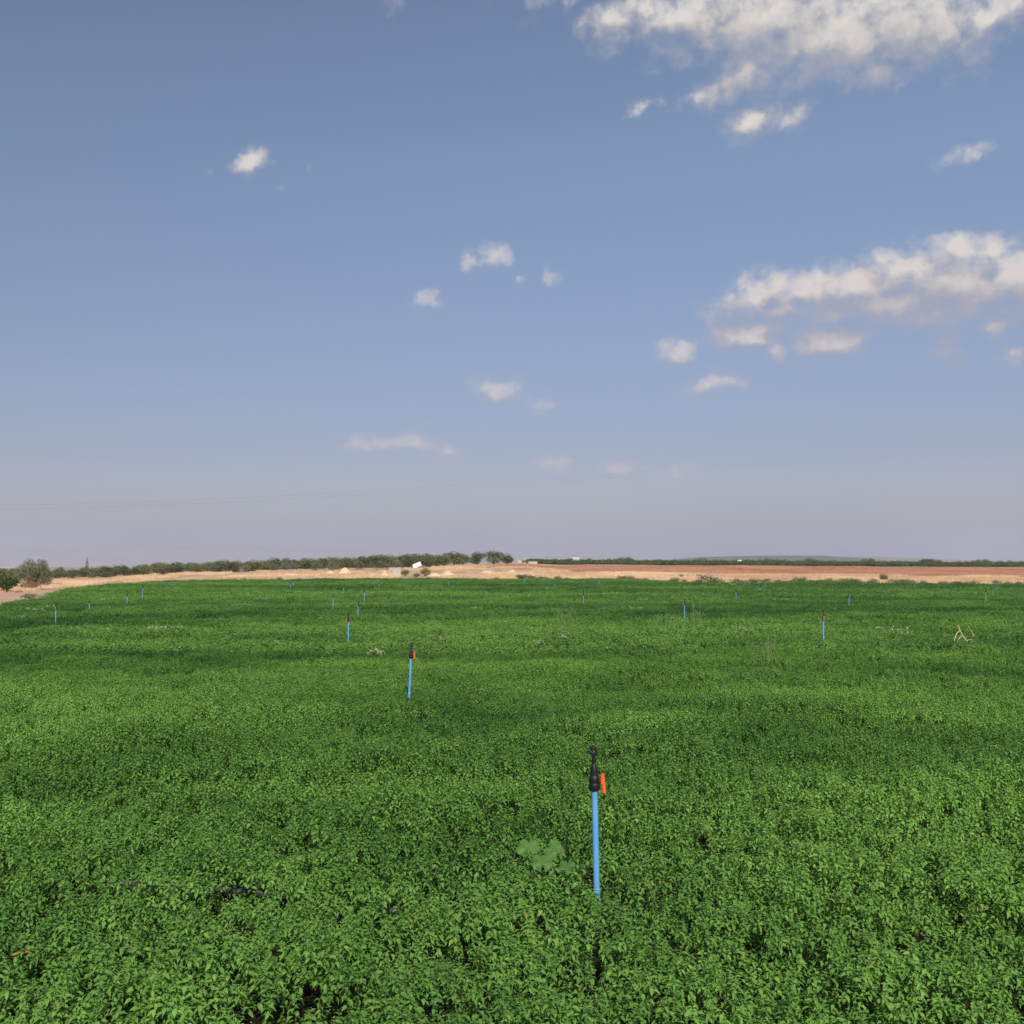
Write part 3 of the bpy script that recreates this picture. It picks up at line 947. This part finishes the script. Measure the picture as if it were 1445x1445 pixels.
# ------------------------------------------------------------------ weeds in the crop
def field_pt(px, py):
    x, D = project(px, py, CROP_H)
    return x, D, terr(x, D) + CROP_H


def pale_weed(px, py, W, label, seed, tall=0.0):
    g = np.random.default_rng(seed)
    x, D, z = field_pt(px, py)
    root = bpy.data.objects.new('pale_weed', None); COL.objects.link(root); root.empty_display_size = .1
    m = MB()
    n = max(8, int(10 + W * 14))
    P = []; A2 = []; E = []; L = []
    for q in range(6):
        a = q * 1.05 + g.normal(0, .3); rr = W * .5 * g.uniform(.3, .9)
        m.tube([(0, 0, -.15), (rr * .5 * math.cos(a), rr * .5 * math.sin(a), .02), (rr * math.cos(a), rr * math.sin(a), .06 + tall * g.uniform(.5, 1))], [.006, .005, .003], 5)
    for q in range(n * 3):
        a = g.random() * 6.283; rr = W * .5 * math.sqrt(g.random())
        P.append((rr * math.cos(a), rr * math.sin(a), .0 + g.uniform(0, .06) + tall * g.random() * .7)); A2.append(g.random() * 6.283); E.append(g.normal(.2, .5)); L.append(g.uniform(.05, .09))
    V, Fc = place_leaves(np.array(P), np.array(A2), np.array(E), g.normal(0, .5, len(P)), np.array(L), np.full(len(P), .9), LEAF8, LF8)
    link('stem', m.mesh('stem', M_WEED, True), root)
    link('leaves', mesh_np('leaves', V, Fc, M_WEED, {'leafv': np.repeat(g.random(len(P)), 8)}), root)
    root.location = (x, D, z + .075)
    return tag(root, label, 'weed', 'pale weeds scattered in the crop')


PW = [(790, 903, .55, 'bright pale weed below thin grass stalks in the middle of the crop'),
      (762, 913, .25, 'tiny pale weed left of the brightest pale weed'),
      (890, 862, 1.1, 'broad grey green weed with a dark hollow behind the dark valve riser'),
      (874, 842, 1.0, 'flat pale weed streak above the broad grey green weed'),
      (908, 848, .7, 'thin pale weed streak right of the flat pale streak'),
      (1040, 892, .40, 'pale weed, left one of two close together in the crop'),
      (1056, 894, .55, 'pale weed, right one of two close together in the crop'),
      (1246, 892, .6, 'pale grey weed between the large red valve riser and dry branch'),
      (1270, 895, .45, 'small pale weed right of the pale grey one, left of the dry branch'),
      (345, 856, 1.0, 'pale weed clump left of the fifth riser in the diagonal row'),
      (372, 847, 1.0, 'pale weed patch beneath the two almost touching risers'),
      (391, 846, .8, 'small pale weed beside the patch beneath the touching risers'),
      (144, 849, 1.1, 'pale weed between the second and third risers from the track'),
      (52, 864, .7, 'pale weed above and left of the riser nearest the track'),
      (67, 859, .8, 'pale weed above the riser nearest the track'),
      (30, 875, .4, 'small pale weed left of the riser nearest the track'),
      (551, 848, 1.0, 'pale weed streak right of the brown dry clump'),
      (607, 840, .8, 'faint pale weed left of the riser standing alone'),
      (1107, 849, 1.0, 'pale weed streak between the far blue risers'),
      (1219, 840, .6, 'tiny pale weed above the riser behind the red front valve'),
      (1286, 845, .6, 'tiny pale weed below the thin pale edge riser'),
      (672, 862, .5, 'small pale weed below the riser standing alone'),
      (841, 836, .7, 'white flowering weed right of the dark valve riser'),
      (626, 909, .5, 'pale weed to the right behind the second closest riser'),
      (530, 928, .35, 'pale weed to the left behind the second closest riser'),
      (232, 892, .9, 'thin hazy weed patch in the open left part of the crop')]
for k, (px, py, W, lab) in enumerate(PW):
    pale_weed(px, py, W, lab, 700 + k)


def stalks(px, py, n, H, W, label, seed, mat=M_WEED):
    g = np.random.default_rng(seed)
    x, D, z = field_pt(px, py)
    root = bpy.data.objects.new('tall_grass_weed', None); COL.objects.link(root); root.empty_display_size = .1
    m = MB(); m2 = MB()
    for q in range(n):
        a = g.random() * 6.283; rr = W * .5 * math.sqrt(g.random()); h = H * g.uniform(.55, 1.0)
        b = Vector((rr * math.cos(a), rr * math.sin(a), -.1)); dx, dy = g.normal(0, .12 * H, 2)
        m.tube([b, b + Vector((dx * .3, dy * .3, h * .55)), b + Vector((dx, dy, h))], [.004, .003, .0022], 5)
        t = b + Vector((dx, dy, h))
        m2.tube([t - Vector((dx * .12, dy * .12, h * .16)), t, t + Vector((dx * .15, dy * .15, h * .09))], [.003, .009, .002], 6)
    link('stem', m.mesh('stem', mat), root); link('seed_head', m2.mesh('seed_head', M_WEED), root)
    root.location = (x, D, z + .09)
    return tag(root, label, 'grass')


stalks(797, 898, 16, .62, .55, 'wispy pale grass stalks rising behind the brightest pale weed', 801)
stalks(981, 886, 14, .75, .5, 'tall wispy stalks just right of the riser with the brownish valve', 802)
stalks(1078, 935, 14, .48, .5, 'wispy grass stalks below the two close pale weeds', 803)
stalks(931, 886, 8, .4, .5, 'short wispy tan stalks left of the riser with the brownish valve', 804)
stalks(585, 932, 2, .42, .08, 'single thin grass stalk leaning right of the second closest riser', 805)
stalks(606, 925, 2, .42, .06, 'single pale upright stalk beyond the second closest riser', 806)
stalks(553, 1388, 1, .17, .02, 'one pale thin grass stalk in the crop close to the camera', 807)
stalks(126, 921, 3, .5, .2, 'few thin stalks in the left part of the crop', 808)

# scattered taller leaves and shoots: real single stalks sticking out of the crop
g = np.random.default_rng(820)

# broad leaved weed beside the nearest riser
def lobed_leaf(mbv, c, size, az, tilt, seed):
    g = np.random.default_rng(seed); n = 40
    ring = []
    for q in range(n):
        t = 2 * math.pi * q / n
        r = size * (.82 + .18 * abs(math.cos(2.5 * t)) ** .7 + g.normal(0, .03))
        if q in (0, 39): r *= .45
        ring.append((r * math.cos(t), r * math.sin(t), -.16 * size + .10 * size * math.cos(5 * t) + g.normal(0, .03) * size))
    inner = [(p[0] * .5, p[1] * .5, .02 * size) for p in ring]
    M = Matrix.Translation(c) @ Matrix.Rotation(az, 4, 'Z') @ Matrix.Rotation(tilt, 4, 'Y')
    v = [M @ Vector((0, 0, -.01 * size))] + [M @ Vector(p) for p in inner] + [M @ Vector(p) for p in ring]
    f = [(0, 1 + q, 1 + (q + 1) % n) for q in range(n)] + [(1 + q, 1 + n + q, 1 + n + (q + 1) % n, 1 + (q + 1) % n) for q in range(n)]
    mbv.add(v, f)


x0, D0, z0 = field_pt(772, 1222)
root = bpy.data.objects.new('broad_leaf_weed', None); COL.objects.link(root); root.empty_display_size = .1
m = MB()
M_BROAD = leaf_mat('broad_weed_leaf', (.075, .17, .04), (.135, .265, .068), trans=.25, inst=False, spec=.15)
for k, (px, py, s) in enumerate(((745, 1206, .072), (783, 1209, .072), (766, 1228, .066), (799, 1236, .056), (775, 1218, .040))):
    x, D, z = field_pt(px, py)
    c = Vector((x - x0, D - D0, z - z0 + .045))
    lobed_leaf(m, c, s, R(-90) + random.uniform(-.6, .6), R(36) + random.uniform(-.2, .2), 830 + k)
    lf = m.mesh('leaf', M_BROAD, True); lf.attributes.new('leafv', 'FLOAT', 'POINT').data.foreach_set('value', [.5 + .5 * ((q % 5) == 0) * (q % 2) - .3 * random.random() for q in range(len(lf.vertices))])
    link('leaf', lf, root); m = MB()
    m.tube([(0, 0, -.15), (c.x * .5, c.y * .5, -.02), c], [.004, .0035, .003], 6)
    link('stem', m.mesh('stem', M_WEED), root); m = MB()
root.location = (x0, D0, z0)
tag(root, 'weed with broad pale lobed leaves just left of the nearest riser', 'weed')

# forked dry branch
x, D, z = field_pt(1352, 905)
root = bpy.data.objects.new('dry_branch', None); COL.objects.link(root)


def pk(px, py, dd=0.0):
    a, b = xz_at(px, py, D + dd)
    return Vector((a - x, dd, b - z))


m = MB()
m.tube([pk(1352, 882), pk(1355, 890), pk(1359, 898), pk(1365, 905)], [.007, .010, .011, .009], 7)
m.tube([pk(1355, 889), pk(1350, 894, -.05), pk(1347, 902, -.1), pk(1346, 909, -.1)], [.007, .009, .008, .007], 7)
m.tube([pk(1358, 897), pk(1354, 900, -.1), pk(1349, 908, -.15)], [.006, .006, .005], 6)
m.tube([pk(1359, 898), pk(1360, 903, .1), pk(1363, 908, .1)], [.008, .007, .005], 6)
link('limb', m.mesh('limb', M_STICK, True), root)
m = MB()
m.tube([pk(1366, 884, .3), pk(1370, 889, .3), pk(1375, 898, .25)], [.003, .004, .005], 5)
m.tube([pk(1364, 904), pk(1370, 902), pk(1376, 905)], [.006, .005, .003], 5)
link('twig', m.mesh('twig', M_STICK), root)
root.location = (x, D, z)
tag(root, 'forked bleached dry branch sticking up out of the crop', 'branch')

# brown dry clump
x, D, z = field_pt(521.5, 843)
g = np.random.default_rng(840)
clump = crown_mesh('dry_clump', [(0, 0, .0, .36, .3, .17), (.12, 0, .05, .22, .22, .15)], 500, .09, plain_mat('dry_brush', (.33, .29, .15), .9, .1, .3, 20), 841, .5, .2)
o = link('dry_clump', clump, None, (x, D, z + .07))
tag(o, 'pale brown clump of dry brush lying beside a small riser', 'brush')
# orange leaf
x, D, z = field_pt(32, 1357)
V2, F2 = place_leaves(np.array([[0, 0, .02], [.01, .01, .03], [-.012, 0, .02]]), np.array([.4, 2.2, 4.1]), np.array([.2, .1, .3]), np.array([.1, -.2, .3]), np.array([.034, .03, .03]), np.array([.9, .9, .9]), LEAF8, LF8)
o = link('withered_leaf', mesh_np('withered_leaf', V2, F2, plain_mat('orange_leaf', (.48, .17, .055), .7, .2, .15, 60)), None, (x, D, z + .01))
tag(o, 'withered orange leaves on the crop close to the camera', 'leaf')
# black drip hose
m = MB(); pts = []
for px in np.linspace(150, 560, 40):
    x, D, z = field_pt(px, 1236 + (px - 150) * .062 + 1.0 * math.sin(px * .03))
    pts.append((x, D, z - .088 + .006 * math.sin(px * .11) + float(canopy_h(np.array([x]), np.array([D]))[0])))
m.tube(pts, .012, 10)
tag(link('drip_hose', m.mesh('drip_hose', M_HOSE, True)), 'black irrigation hose showing through gaps in the crop near the camera', 'hose')

# ------------------------------------------------------------------ earth heaps
def mound(px, D, W, H, label, seed, mat=M_EARTH, dpt=None):
    n = 22; m2 = 22
    gx = np.linspace(-1, 1, n); X, Y = np.meshgrid(gx, gx)
    r = np.hypot(X, Y)
    h = np.clip(1 - r ** 1.6, 0, 1) * (.65 + .7 * fbm(X * 2.2 + seed, Y * 2.2 + seed, seed, 4)) + .06 * fbm(X * 7, Y * 7, seed + 1) - .06
    x0 = D * (px - CX) / F
    xs = x0 + X * W / 2; ys = D + Y * (dpt or W) / 2
    z = terrain(xs.ravel(), ys.ravel()).reshape(X.shape) - .08 + np.maximum(h, -.02) * H
    cz = terr(x0, D)
    V = np.stack([xs.ravel() - x0, ys.ravel() - D, z.ravel() - cz], 1)
    a, b = np.meshgrid(np.arange(n - 1), np.arange(n - 1), indexing='ij')
    f = np.stack([a * n + b, a * n + b + 1, (a + 1) * n + b + 1, (a + 1) * n + b], -1).reshape(-1, 4)
    o = link('earth_mound', mesh_np('earth_mound', V, f, mat, smooth=True), None, (x0, D, cz))
    return tag(o, label, 'earth heap', 'pale earth heaps on the dry bank')


mound(487, 178, 2.8, 1.15, 'largest pale earth heap rising in front of the orchard left of the concrete box', 3)
mound(466, 180, 2.2, .7, 'low pale earth heap just left of the largest one', 5)
mound(543, 170, 1.7, .75, 'pale earth heap touching the left side of the concrete box', 7)
mound(528, 170, 1.6, .45, 'small low earth heap second from the concrete box', 8)
mound(612, 166, 3.6, .6, 'long pale earth bank right of the yellow green bush', 9, dpt=1.6)
mound(632, 168, 3.0, .85, 'orange tinted earth heap below the rounded orchard trees', 11)
mound(688, 180, 3.6, .6, 'pale earth heap under the last orchard trees', 13)
mound(722, 186, 2.0, .5, 'small bright earth heap at the foot of the red slope', 15)
mound(410, 176, 4.0, .55, 'broad low pale earth heap in the straw left of the dirt heaps', 17)
mound(370, 172, 3.5, .40, 'low pale bare patch of earth farther left in the straw', 19)
mound(210, 158, 5.0, .5, 'long pale earth ridge at the left bend of the straw bank', 21)
mound(20, 96, .9, .2, 'small brown heap of earth at the track edge under the leafy bush', 23)

# ------------------------------------------------------------------ built things
def block(name, parts, loc, rz, label, cat, group=None):
    root = bpy.data.objects.new(name, None); COL.objects.link(root); root.empty_display_size = .3
    for pn, mat, boxes in parts:
        m = MB()
        for c, d in boxes: m.box(c, d, None, .02)
        link(pn, m.mesh(pn, mat), root)
    root.location = loc; root.rotation_euler = (0, 0, rz)
    return tag(root, label, cat, group)


D = 167.0; x = D * (559.5 - CX) / F
block('concrete_box', [('wall', M_CONC, [((0, 0, .55), (1.95, 1.2, 1.5))]), ('roof', M_CONC, [((0, 0, 1.335), (2.02, 1.27, .07))]),
                       ('hatch', M_ROOFM, [((-.55, -.604, .75), (.40, .02, .55))])], (x, D, terr(x, D)), R(-18),
      'low grey concrete box half sunk in the dry bank before the orchard', 'pump house')
D = 166.0; x, zt = xz_at(588.5, 797.5, D)
root = bpy.data.objects.new('white_panel', None); COL.objects.link(root)
rot = Matrix.Rotation(R(-24), 3, 'Y') @ Matrix.Rotation(R(-28), 3, 'X')
m = MB(); m.box((0, 0, 0), (1.25, .03, .72), rot, .01); link('panel', m.mesh('panel', M_WHITE), root)
m = MB()
for c, d in (((0, .03, .39), (1.38, .06, .06)), ((0, .03, -.39), (1.38, .06, .06)), ((.66, .03, 0), (.06, .06, .72)), ((-.66, .03, 0), (.06, .06, .72))):
    m.box(rot @ Vector(c), d, rot)
link('frame', m.mesh('frame', M_ROOFM), root)
hz = zt - terr(x, D)
for sx in (-.4, .4):
    m = MB(); m.tube([(sx, .12, -hz - .1), (sx, .12, .0)], .03, 8); link('leg', m.mesh('leg', M_ROOFM), root)
root.location = (x, D, zt)
tag(root, 'tilted white panel on a grey frame above the yellow green bushes', 'panel')


def hut(px, py, D, W, H, label, wall=M_CREAM, rz=.2, gable=False):
    x, zb = xz_at(px, py, D)
    z = min(zb, 999)
    root = bpy.data.objects.new('small_hut', None); COL.objects.link(root)
    gz = terr(x, D)
    base = z - gz
    m = MB(); m.box((0, 0, (base + H + 0) / 2 - .2), (W, W * .8, base + H + .4), None, .02); link('wall', m.mesh('wall', wall), root)
    m = MB(); t = base + H
    if gable:
        v = [(-W * .56, -W * .46, t), (W * .56, -W * .46, t), (W * .56, W * .46, t), (-W * .56, W * .46, t), (-W * .56, 0, t + W * .25), (W * .56, 0, t + W * .25)]
        m.add(v, [(0, 1, 5, 4), (2, 3, 4, 5), (0, 4, 3), (1, 2, 5), (0, 3, 2, 1)])
    else:
        m.box((0, 0, t + .06), (W * 1.06, W * .86, .12), None, .02)
    link('roof', m.mesh('roof', M_WHITE if wall is M_WHITE else M_CREAM), root)
    m = MB(); m.box((-W * .18, -W * .4 - .006, base + H * .38), (W * .2, .03, H * .7)); link('door', m.mesh('door', M_DARK), root)
    m = MB(); m.box((W * .22, -W * .4 - .006, base + H * .55), (W * .2, .03, H * .25)); link('window', m.mesh('window', M_DARK), root)
    root.location = (x, D, gz); root.rotation_euler = (0, 0, rz)
    return tag(root, label, 'hut', 'small pale huts on the horizon')


hut(812, 793.6, 326, 2.15, 1.05, 'cream hut with pale gabled roof standing in the far green strip', gable=True)
hut(1043, 794.6, 326, 1.2, .85, 'small white hut in the far green strip below the blue hill', M_WHITE)
hut(732.5, 793.3, 300, .9, .45, 'tiny pale hut on the crest just right of the orchard', M_CREAM, .1)
hut(741, 788.6, 395, .45, .45, 'narrow pale post like hut peeking over the crest right of the orchard', M_CREAM, .1)
D = 303.0; x = D * (752 - CX) / F
block('low_wall', [('wall', M_CONC, [((0, 0, .1), (2.5, .35, .8))]), ('coping', M_CONC, [((0, 0, .525), (2.6, .42, .05))])], (x, D, terr(x, D)), 0, 'low pale wall at the near corner of the far green strip', 'wall')
x, z = xz_at(1307.5, 791.3, 1750.0)
zg = float(terrain(np.array([x]), np.array([1750.0]))[0])
# stick by the track
x, D = project(20, 836.5)
m = MB(); m.tube([(-.12, 0, 0), (.03, 0, .10), (.16, 0, .24)], [.03, .028, .02], 8)
tag(link('bleached_stick', m.mesh('bleached_stick', M_STICK, True), None, (x, D, terr(x, D))), 'pale broken stick leaning at the track edge under the leafy bush', 'stick')

# power lines crossing behind the orchard
def wire(pts, label):
    v = []
    P = np.array(pts, float)
    s = np.linspace(0, len(P) - 1, 120)
    pp = np.interp(s, np.arange(len(P)), P[:, 0]); rr = np.interp(s, np.arange(len(P)), P[:, 1]); dd = np.interp(s, np.arange(len(P)), P[:, 2])
    c = np.polyfit(pp, rr, 3); rr = np.polyval(c, pp)
    for a, b, d in zip(pp, rr, dd):
        x, z = xz_at(a, b, d); v.append((x, d, z))
    m = MB(); m.tube(v, .008, 6)
    return tag(link('power_line', m.mesh('power_line', M_BLACK)), label, 'wire', 'power lines across the sky')


wire([(-300, 720, 215), (0, 718, 230), (250, 711, 250), (400, 705, 265), (560, 697, 285), (740, 684, 315), (870, 673, 345), (1150, 650, 420), (1700, 612, 600)], 'thin dark power line sagging across the hazy sky, lower wire')
wire([(-300, 714, 218), (0, 712, 233), (250, 705.5, 253), (400, 700, 268), (560, 692, 288), (740, 679, 318), (870, 668, 348), (1150, 644, 423), (1700, 605, 603)], 'thin dark power line sagging across the hazy sky, upper wire')

# ------------------------------------------------------------------ air
hb = MB()
hb.box((0, 500, (190 + VALLEY - 16) / 2), (24000, 24000, 190 - (VALLEY - 16)))
hz = link('haze', None) if False else bpy.data.objects.new('haze', hb.mesh('haze', None)); COL.objects.link(hz)
m, nt, out = new_mat('haze_air'); t = NT(nt)
pv = t.n('ShaderNodeVolumePrincipled', inp={'Color': (.68, .73, .90, 1), 'Density': 2.2e-4, 'Anisotropy': .1})
t.link(pv.outputs[0], out.inputs['Volume'])
hz.data.materials.append(m)
tag(hz, kind='stuff')

# ------------------------------------------------------------------ light
SUN_EL, SUN_AZ = R(35), R(10)      # sun behind the camera, a little to the right
sd = Vector((math.sin(SUN_AZ) * math.cos(SUN_EL), -math.cos(SUN_AZ) * math.cos(SUN_EL), math.sin(SUN_EL)))
ld = bpy.data.lights.new('sun', 'SUN'); ld.energy = 4.5; ld.angle = R(.53); ld.color = (1, .94, .84)
lo = bpy.data.objects.new('sun', ld); COL.objects.link(lo); lo.rotation_euler = sd.to_track_quat('Z', 'Y').to_euler()

# ------------------------------------------------------------------ sky with clouds
W = bpy.data.worlds.new('World'); SC.world = W; W.use_nodes = True
nt = W.node_tree
for n in list(nt.nodes): nt.nodes.remove(n)
t = NT(nt)
out = t.n('ShaderNodeOutputWorld')
sky = t.n('ShaderNodeTexSky', sky_type='NISHITA')
sky.sun_disc = False; sky.sun_elevation = SUN_EL; sky.sun_rotation = math.pi - SUN_AZ
sky.altitude = 600; sky.air_density = 1.0; sky.dust_density = 2.0; sky.ozone_density = 1.0


def azel(px, py):
    d = ray(px, py); d = d / np.linalg.norm(d)
    return math.atan2(d[0], d[1]), math.asin(d[2])


# cloud clumps: centre, half sizes (pixels of the photograph turned into angles), weight, tilt
CL = [
    # top bank
    (870, 25, 60, 34, .9, 20), (960, 22, 110, 40, 1.0, 0), (1080, 30, 150, 60, 1.15, 0), (1190, 55, 160, 62, 1.2, 0), (1300, 35, 120, 60, 1.1, -10), (1400, 22, 75, 32, .95, 15),
    (1060, 98, 90, 44, 1.0, 25), (990, 132, 30, 20, .8, 0), (955, 72, 45, 24, .75, -20), (1240, 105, 90, 28, .8, 0), (920, 100, 22, 12, .5, 0),
    (790, 4, 70, 20, .45, 0), (556, 12, 18, 20, .30, 0), (1420, 70, 30, 14, .35, 0),
    (1062, 170, 52, 26, .98, 10), (1125, 158, 46, 20, .82, 30), (905, 152, 40, 13, .62, 25), (1365, 214, 54, 17, .52, 8),
    # right bank
    (1065, 424, 76, 38, 1.0, 15), (1100, 396, 36, 22, .95, 0), (1160, 393, 32, 20, .95, 0), (1245, 363, 38, 26, 1.0, 0), (1292, 374, 32, 24, .95, 0), (1348, 351, 42, 28, 1.0, 0), (1404, 353, 36, 22, .95, 0), (1130, 412, 90, 32, 1.0, 8), (1215, 405, 100, 38, 1.1, 0), (1260, 385, 60, 42, 1.0, 0), (1350, 392, 90, 46, 1.2, 0), (1440, 396, 90, 45, 1.2, 0), (1360, 425, 180, 34, .9, 0),
    (1530, 404, 90, 46, 1.1, 0), (1370, 352, 45, 24, .9, 0), (1120, 438, 120, 20, .9, 0), (1240, 432, 150, 30, 1.0, 0), (1190, 440, 150, 24, .9, 0), (1330, 444, 150, 28, .95, 0),
    (1056, 474, 60, 28, 1.15, 0), (1090, 496, 34, 18, .95, 0), (1170, 481, 66, 32, 1.15, 5), (958, 500, 46, 25, .82, 0), (1010, 538, 56, 27, .92, 12), (1330, 485, 44, 36, .8, 20),
    (1400, 460, 48, 24, .9, 0), (1428, 500, 26, 17, .85, 0), (1290, 535, 30, 18, .26, 0), (1450, 470, 40, 22, .5, 0),
    # small ones
    (353, 228, 28, 22, .92, 30), (398, 266, 14, 10, .42, 0), (297, 244, 16, 9, .38, 0), (432, 235, 8, 6, .28, 0),
    (598, 425, 26, 19, .72, 0), (664, 371, 24, 16, .72, 40), (695, 362, 34, 18, .85, 15), (738, 393, 16, 12, .62, 20), (774, 391, 16, 20, .6, 0),
    (700, 552, 48, 25, .78, 0), (655, 564, 14, 11, .5, 0), (770, 574, 38, 16, .7, 0),
    (520, 626, 56, 20, .74, 5), (580, 625, 52, 19, .74, 0), (632, 633, 38, 14, .6, 0), (560, 647, 120, 26, .5, 0),
    (780, 652, 36, 17, .8, 0), (875, 664, 64, 15, .6, 0), (955, 667, 50, 16, .7, 0), (835, 675, 40, 10, .3, 0), (690, 640, 30, 10, .25, 0), (1190, 595, 40, 12, .22, 0),
]

cg = bpy.data.node_groups.new('cloud_density', 'ShaderNodeTree')
cg.interface.new_socket('P', in_out='INPUT', socket_type='NodeSocketVector')
cg.interface.new_socket('Density', in_out='OUTPUT', socket_type='NodeSocketFloat')
cg.interface.new_socket('Soft', in_out='OUTPUT', socket_type='NodeSocketFloat')
c = NT(cg)
gi = c.n('NodeGroupInput'); gz = c.n('NodeGroupOutput')
P0 = gi.outputs[0]
# warp the outline with soft noise
wn = c.n('ShaderNodeTexNoise', inp={'Vector': P0, 'Scale': 30.0, 'Detail': 7.0, 'Roughness': .68})
wv = c.vm('MULTIPLY', c.vm('SUBTRACT', wn.outputs['Color'], (.5, .5, .5)), (.027, .020, 0))
P1 = c.vm('ADD', P0, wv)
acc = None
for (px, py, rx, ry, w, tilt) in CL:
    k_ = 1.08 if rx < 60 else 1.12
    rx, ry = rx * k_, ry * k_
    if rx < 65: w *= .97
    a, e = azel(px, py)
    ca = math.cos(a) ** 2
    q = c.vm('SUBTRACT', P1, (a, e, 0))
    if tilt:
        q = c.n('ShaderNodeVectorRotate', rotation_type='Z_AXIS', inp={'Vector': q, 'Angle': -R(tilt)}).outputs[0]
    q = c.vm('MULTIPLY', q, (F / rx / 1.35, F / ry / 1.35, 0))
    l = c.vm('LENGTH', q)
    v = c.math('MULTIPLY_ADD', l, -w, w)
    if acc is None: acc = v
    else: acc = c.n('ShaderNodeMath', operation='SMOOTH_MAX', inp={0: acc, 1: v, 2: .12}).outputs[0]
n1 = c.n('ShaderNodeTexNoise', inp={'Vector': c.vm('MULTIPLY', P0, (1, 1.35, 1)), 'Scale': 34.0, 'Detail': 7.0, 'Roughness': .58, 'Lacunarity': 2.1}).outputs[0]
vn = c.n('ShaderNodeTexVoronoi', feature='F1', inp={'Vector': c.vm('ADD', P1, c.vm('MULTIPLY', c.vm('SUBTRACT', wn.outputs['Color'], (.5, .5, .5)), (.02, .02, 0))), 'Scale': 50.0, 'Detail': 1.0, 'Roughness': .5, 'Lacunarity': 2.4}).outputs['Distance']
bil = c.math('ADD', c.math('MULTIPLY_ADD', n1, 1.15, -.575), c.math('MULTIPLY_ADD', vn, -.40, .150))
dd = c.math('ADD', acc, bil)
c.link(dd, gz.inputs[0])
c.link(c.math('MULTIPLY_ADD', bil, .42, acc), gz.inputs[1])

geo = t.n('ShaderNodeTexCoord').outputs['Generated']
sx = t.n('ShaderNodeSeparateXYZ', inp={0: geo})
az = t.math('ARCTAN2', sx.outputs[0], sx.outputs[1]); el = t.math('ARCSINE', sx.outputs[2])
P = t.n('ShaderNodeCombineXYZ', inp={0: az, 1: el, 2: 0.0}).outputs[0]


def dens(off):
    gnode = t.n('ShaderNodeGroup'); gnode.node_tree = cg
    t.link(t.vm('ADD', P, off) if off else P, gnode.inputs[0])
    return gnode.outputs


d0, s0 = dens(None)
d1, s1 = dens((.006, .020, 0))        # density a little towards the sun: thick there means this spot is in shade
d0c = t.math('MAXIMUM', s0, 0.0); d1c = t.math('MAXIMUM', s1, 0.0)
lit = t.n('ShaderNodeMapRange', inp={0: t.math('SUBTRACT', d0c, d1c), 1: -.42, 2: .46, 3: 0.0, 4: 1.0}).outputs[0]
soft = t.n('ShaderNodeMapRange', inp={0: lit, 1: .3, 2: .8, 3: 1.05, 4: .82}).outputs[0]
alpha = t.n('ShaderNodeMapRange', interpolation_type='SMOOTHSTEP', inp={0: d0, 1: .0, 2: soft, 3: 0.0, 4: 1.0}).outputs[0]
CS = 10.2      # brightness of sunlit cloud in the sky's own units
ccol = t.ramp(lit, [(0.0, (.50, .515, .605)), (.45, (.60, .59, .62)), (.72, (.80, .75, .715)), (1.0, (1.04, .97, .89))])
ccol = t.mix(1.0, ccol, (CS, CS, CS), 'MULTIPLY')
ccol = t.mix(1.0, ccol, t.ramp(t.n('ShaderNodeMapRange', inp={0: el, 1: R(5), 2: R(20), 3: 0.0, 4: 1.0}).outputs[0], [(0, (.96, .875, .885)), (1, (1, 1, 1))]), 'MULTIPLY')
# sky tint
hi_ = t.n('ShaderNodeMapRange', inp={0: el, 1: R(6.0), 2: R(21), 3: 0.0, 4: 1.0}).outputs[0]
stint = t.mix(1.0, sky.outputs[0], t.ramp(hi_, [(0, (.695, .635, .735)), (1, (1.01, .985, .985))]), 'MULTIPLY')
gain = t.math('MULTIPLY', 1.45, t.math('MULTIPLY_ADD', t.math('MULTIPLY', t.math('MAXIMUM', t.math('MINIMUM', az, .6), -.6), t.math('MULTIPLY_ADD', hi_, .20, .14)), 1.0, 1.0))
stint = t.mix(1.0, stint, t.n('ShaderNodeCombineXYZ', inp={0: gain, 1: gain, 2: gain}).outputs[0], 'MULTIPLY')
a2 = t.math('MULTIPLY', alpha, t.n('ShaderNodeMapRange', inp={0: el, 1: R(0), 2: R(15), 3: .40, 4: .93}).outputs[0])
final = t.mix(a2, stint, ccol)
bg = t.n('ShaderNodeBackground', inp={'Color': final, 'Strength': .075})
t.link(bg.outputs[0], out.inputs[0])
W.cycles.sampling_method = 'MANUAL'; W.cycles.sample_map_resolution = 512

# ------------------------------------------------------------------ camera and render
cd_ = bpy.data.cameras.new('camera'); cam = bpy.data.objects.new('camera', cd_); COL.objects.link(cam)
cd_.sensor_fit = 'HORIZONTAL'; cd_.sensor_width = 36; cd_.lens = 36 * F / 1445
cd_.clip_start = .05; cd_.clip_end = 60000
cam.location = (0, 0, EYE); cam.rotation_euler = (R(90) + PITCH, 0, 0)
SC.camera = cam
SC.view_settings.view_transform = 'Standard'; SC.view_settings.look = 'None'; SC.view_settings.gamma = 1
SC.view_settings.exposure = 0.0
SC.render.engine = 'CYCLES'
cy = SC.cycles
cy.max_bounces = 6; cy.diffuse_bounces = 3; cy.glossy_bounces = 2; cy.transmission_bounces = 3; cy.volume_bounces = 1; cy.transparent_max_bounces = 8
cy.use_denoising = True
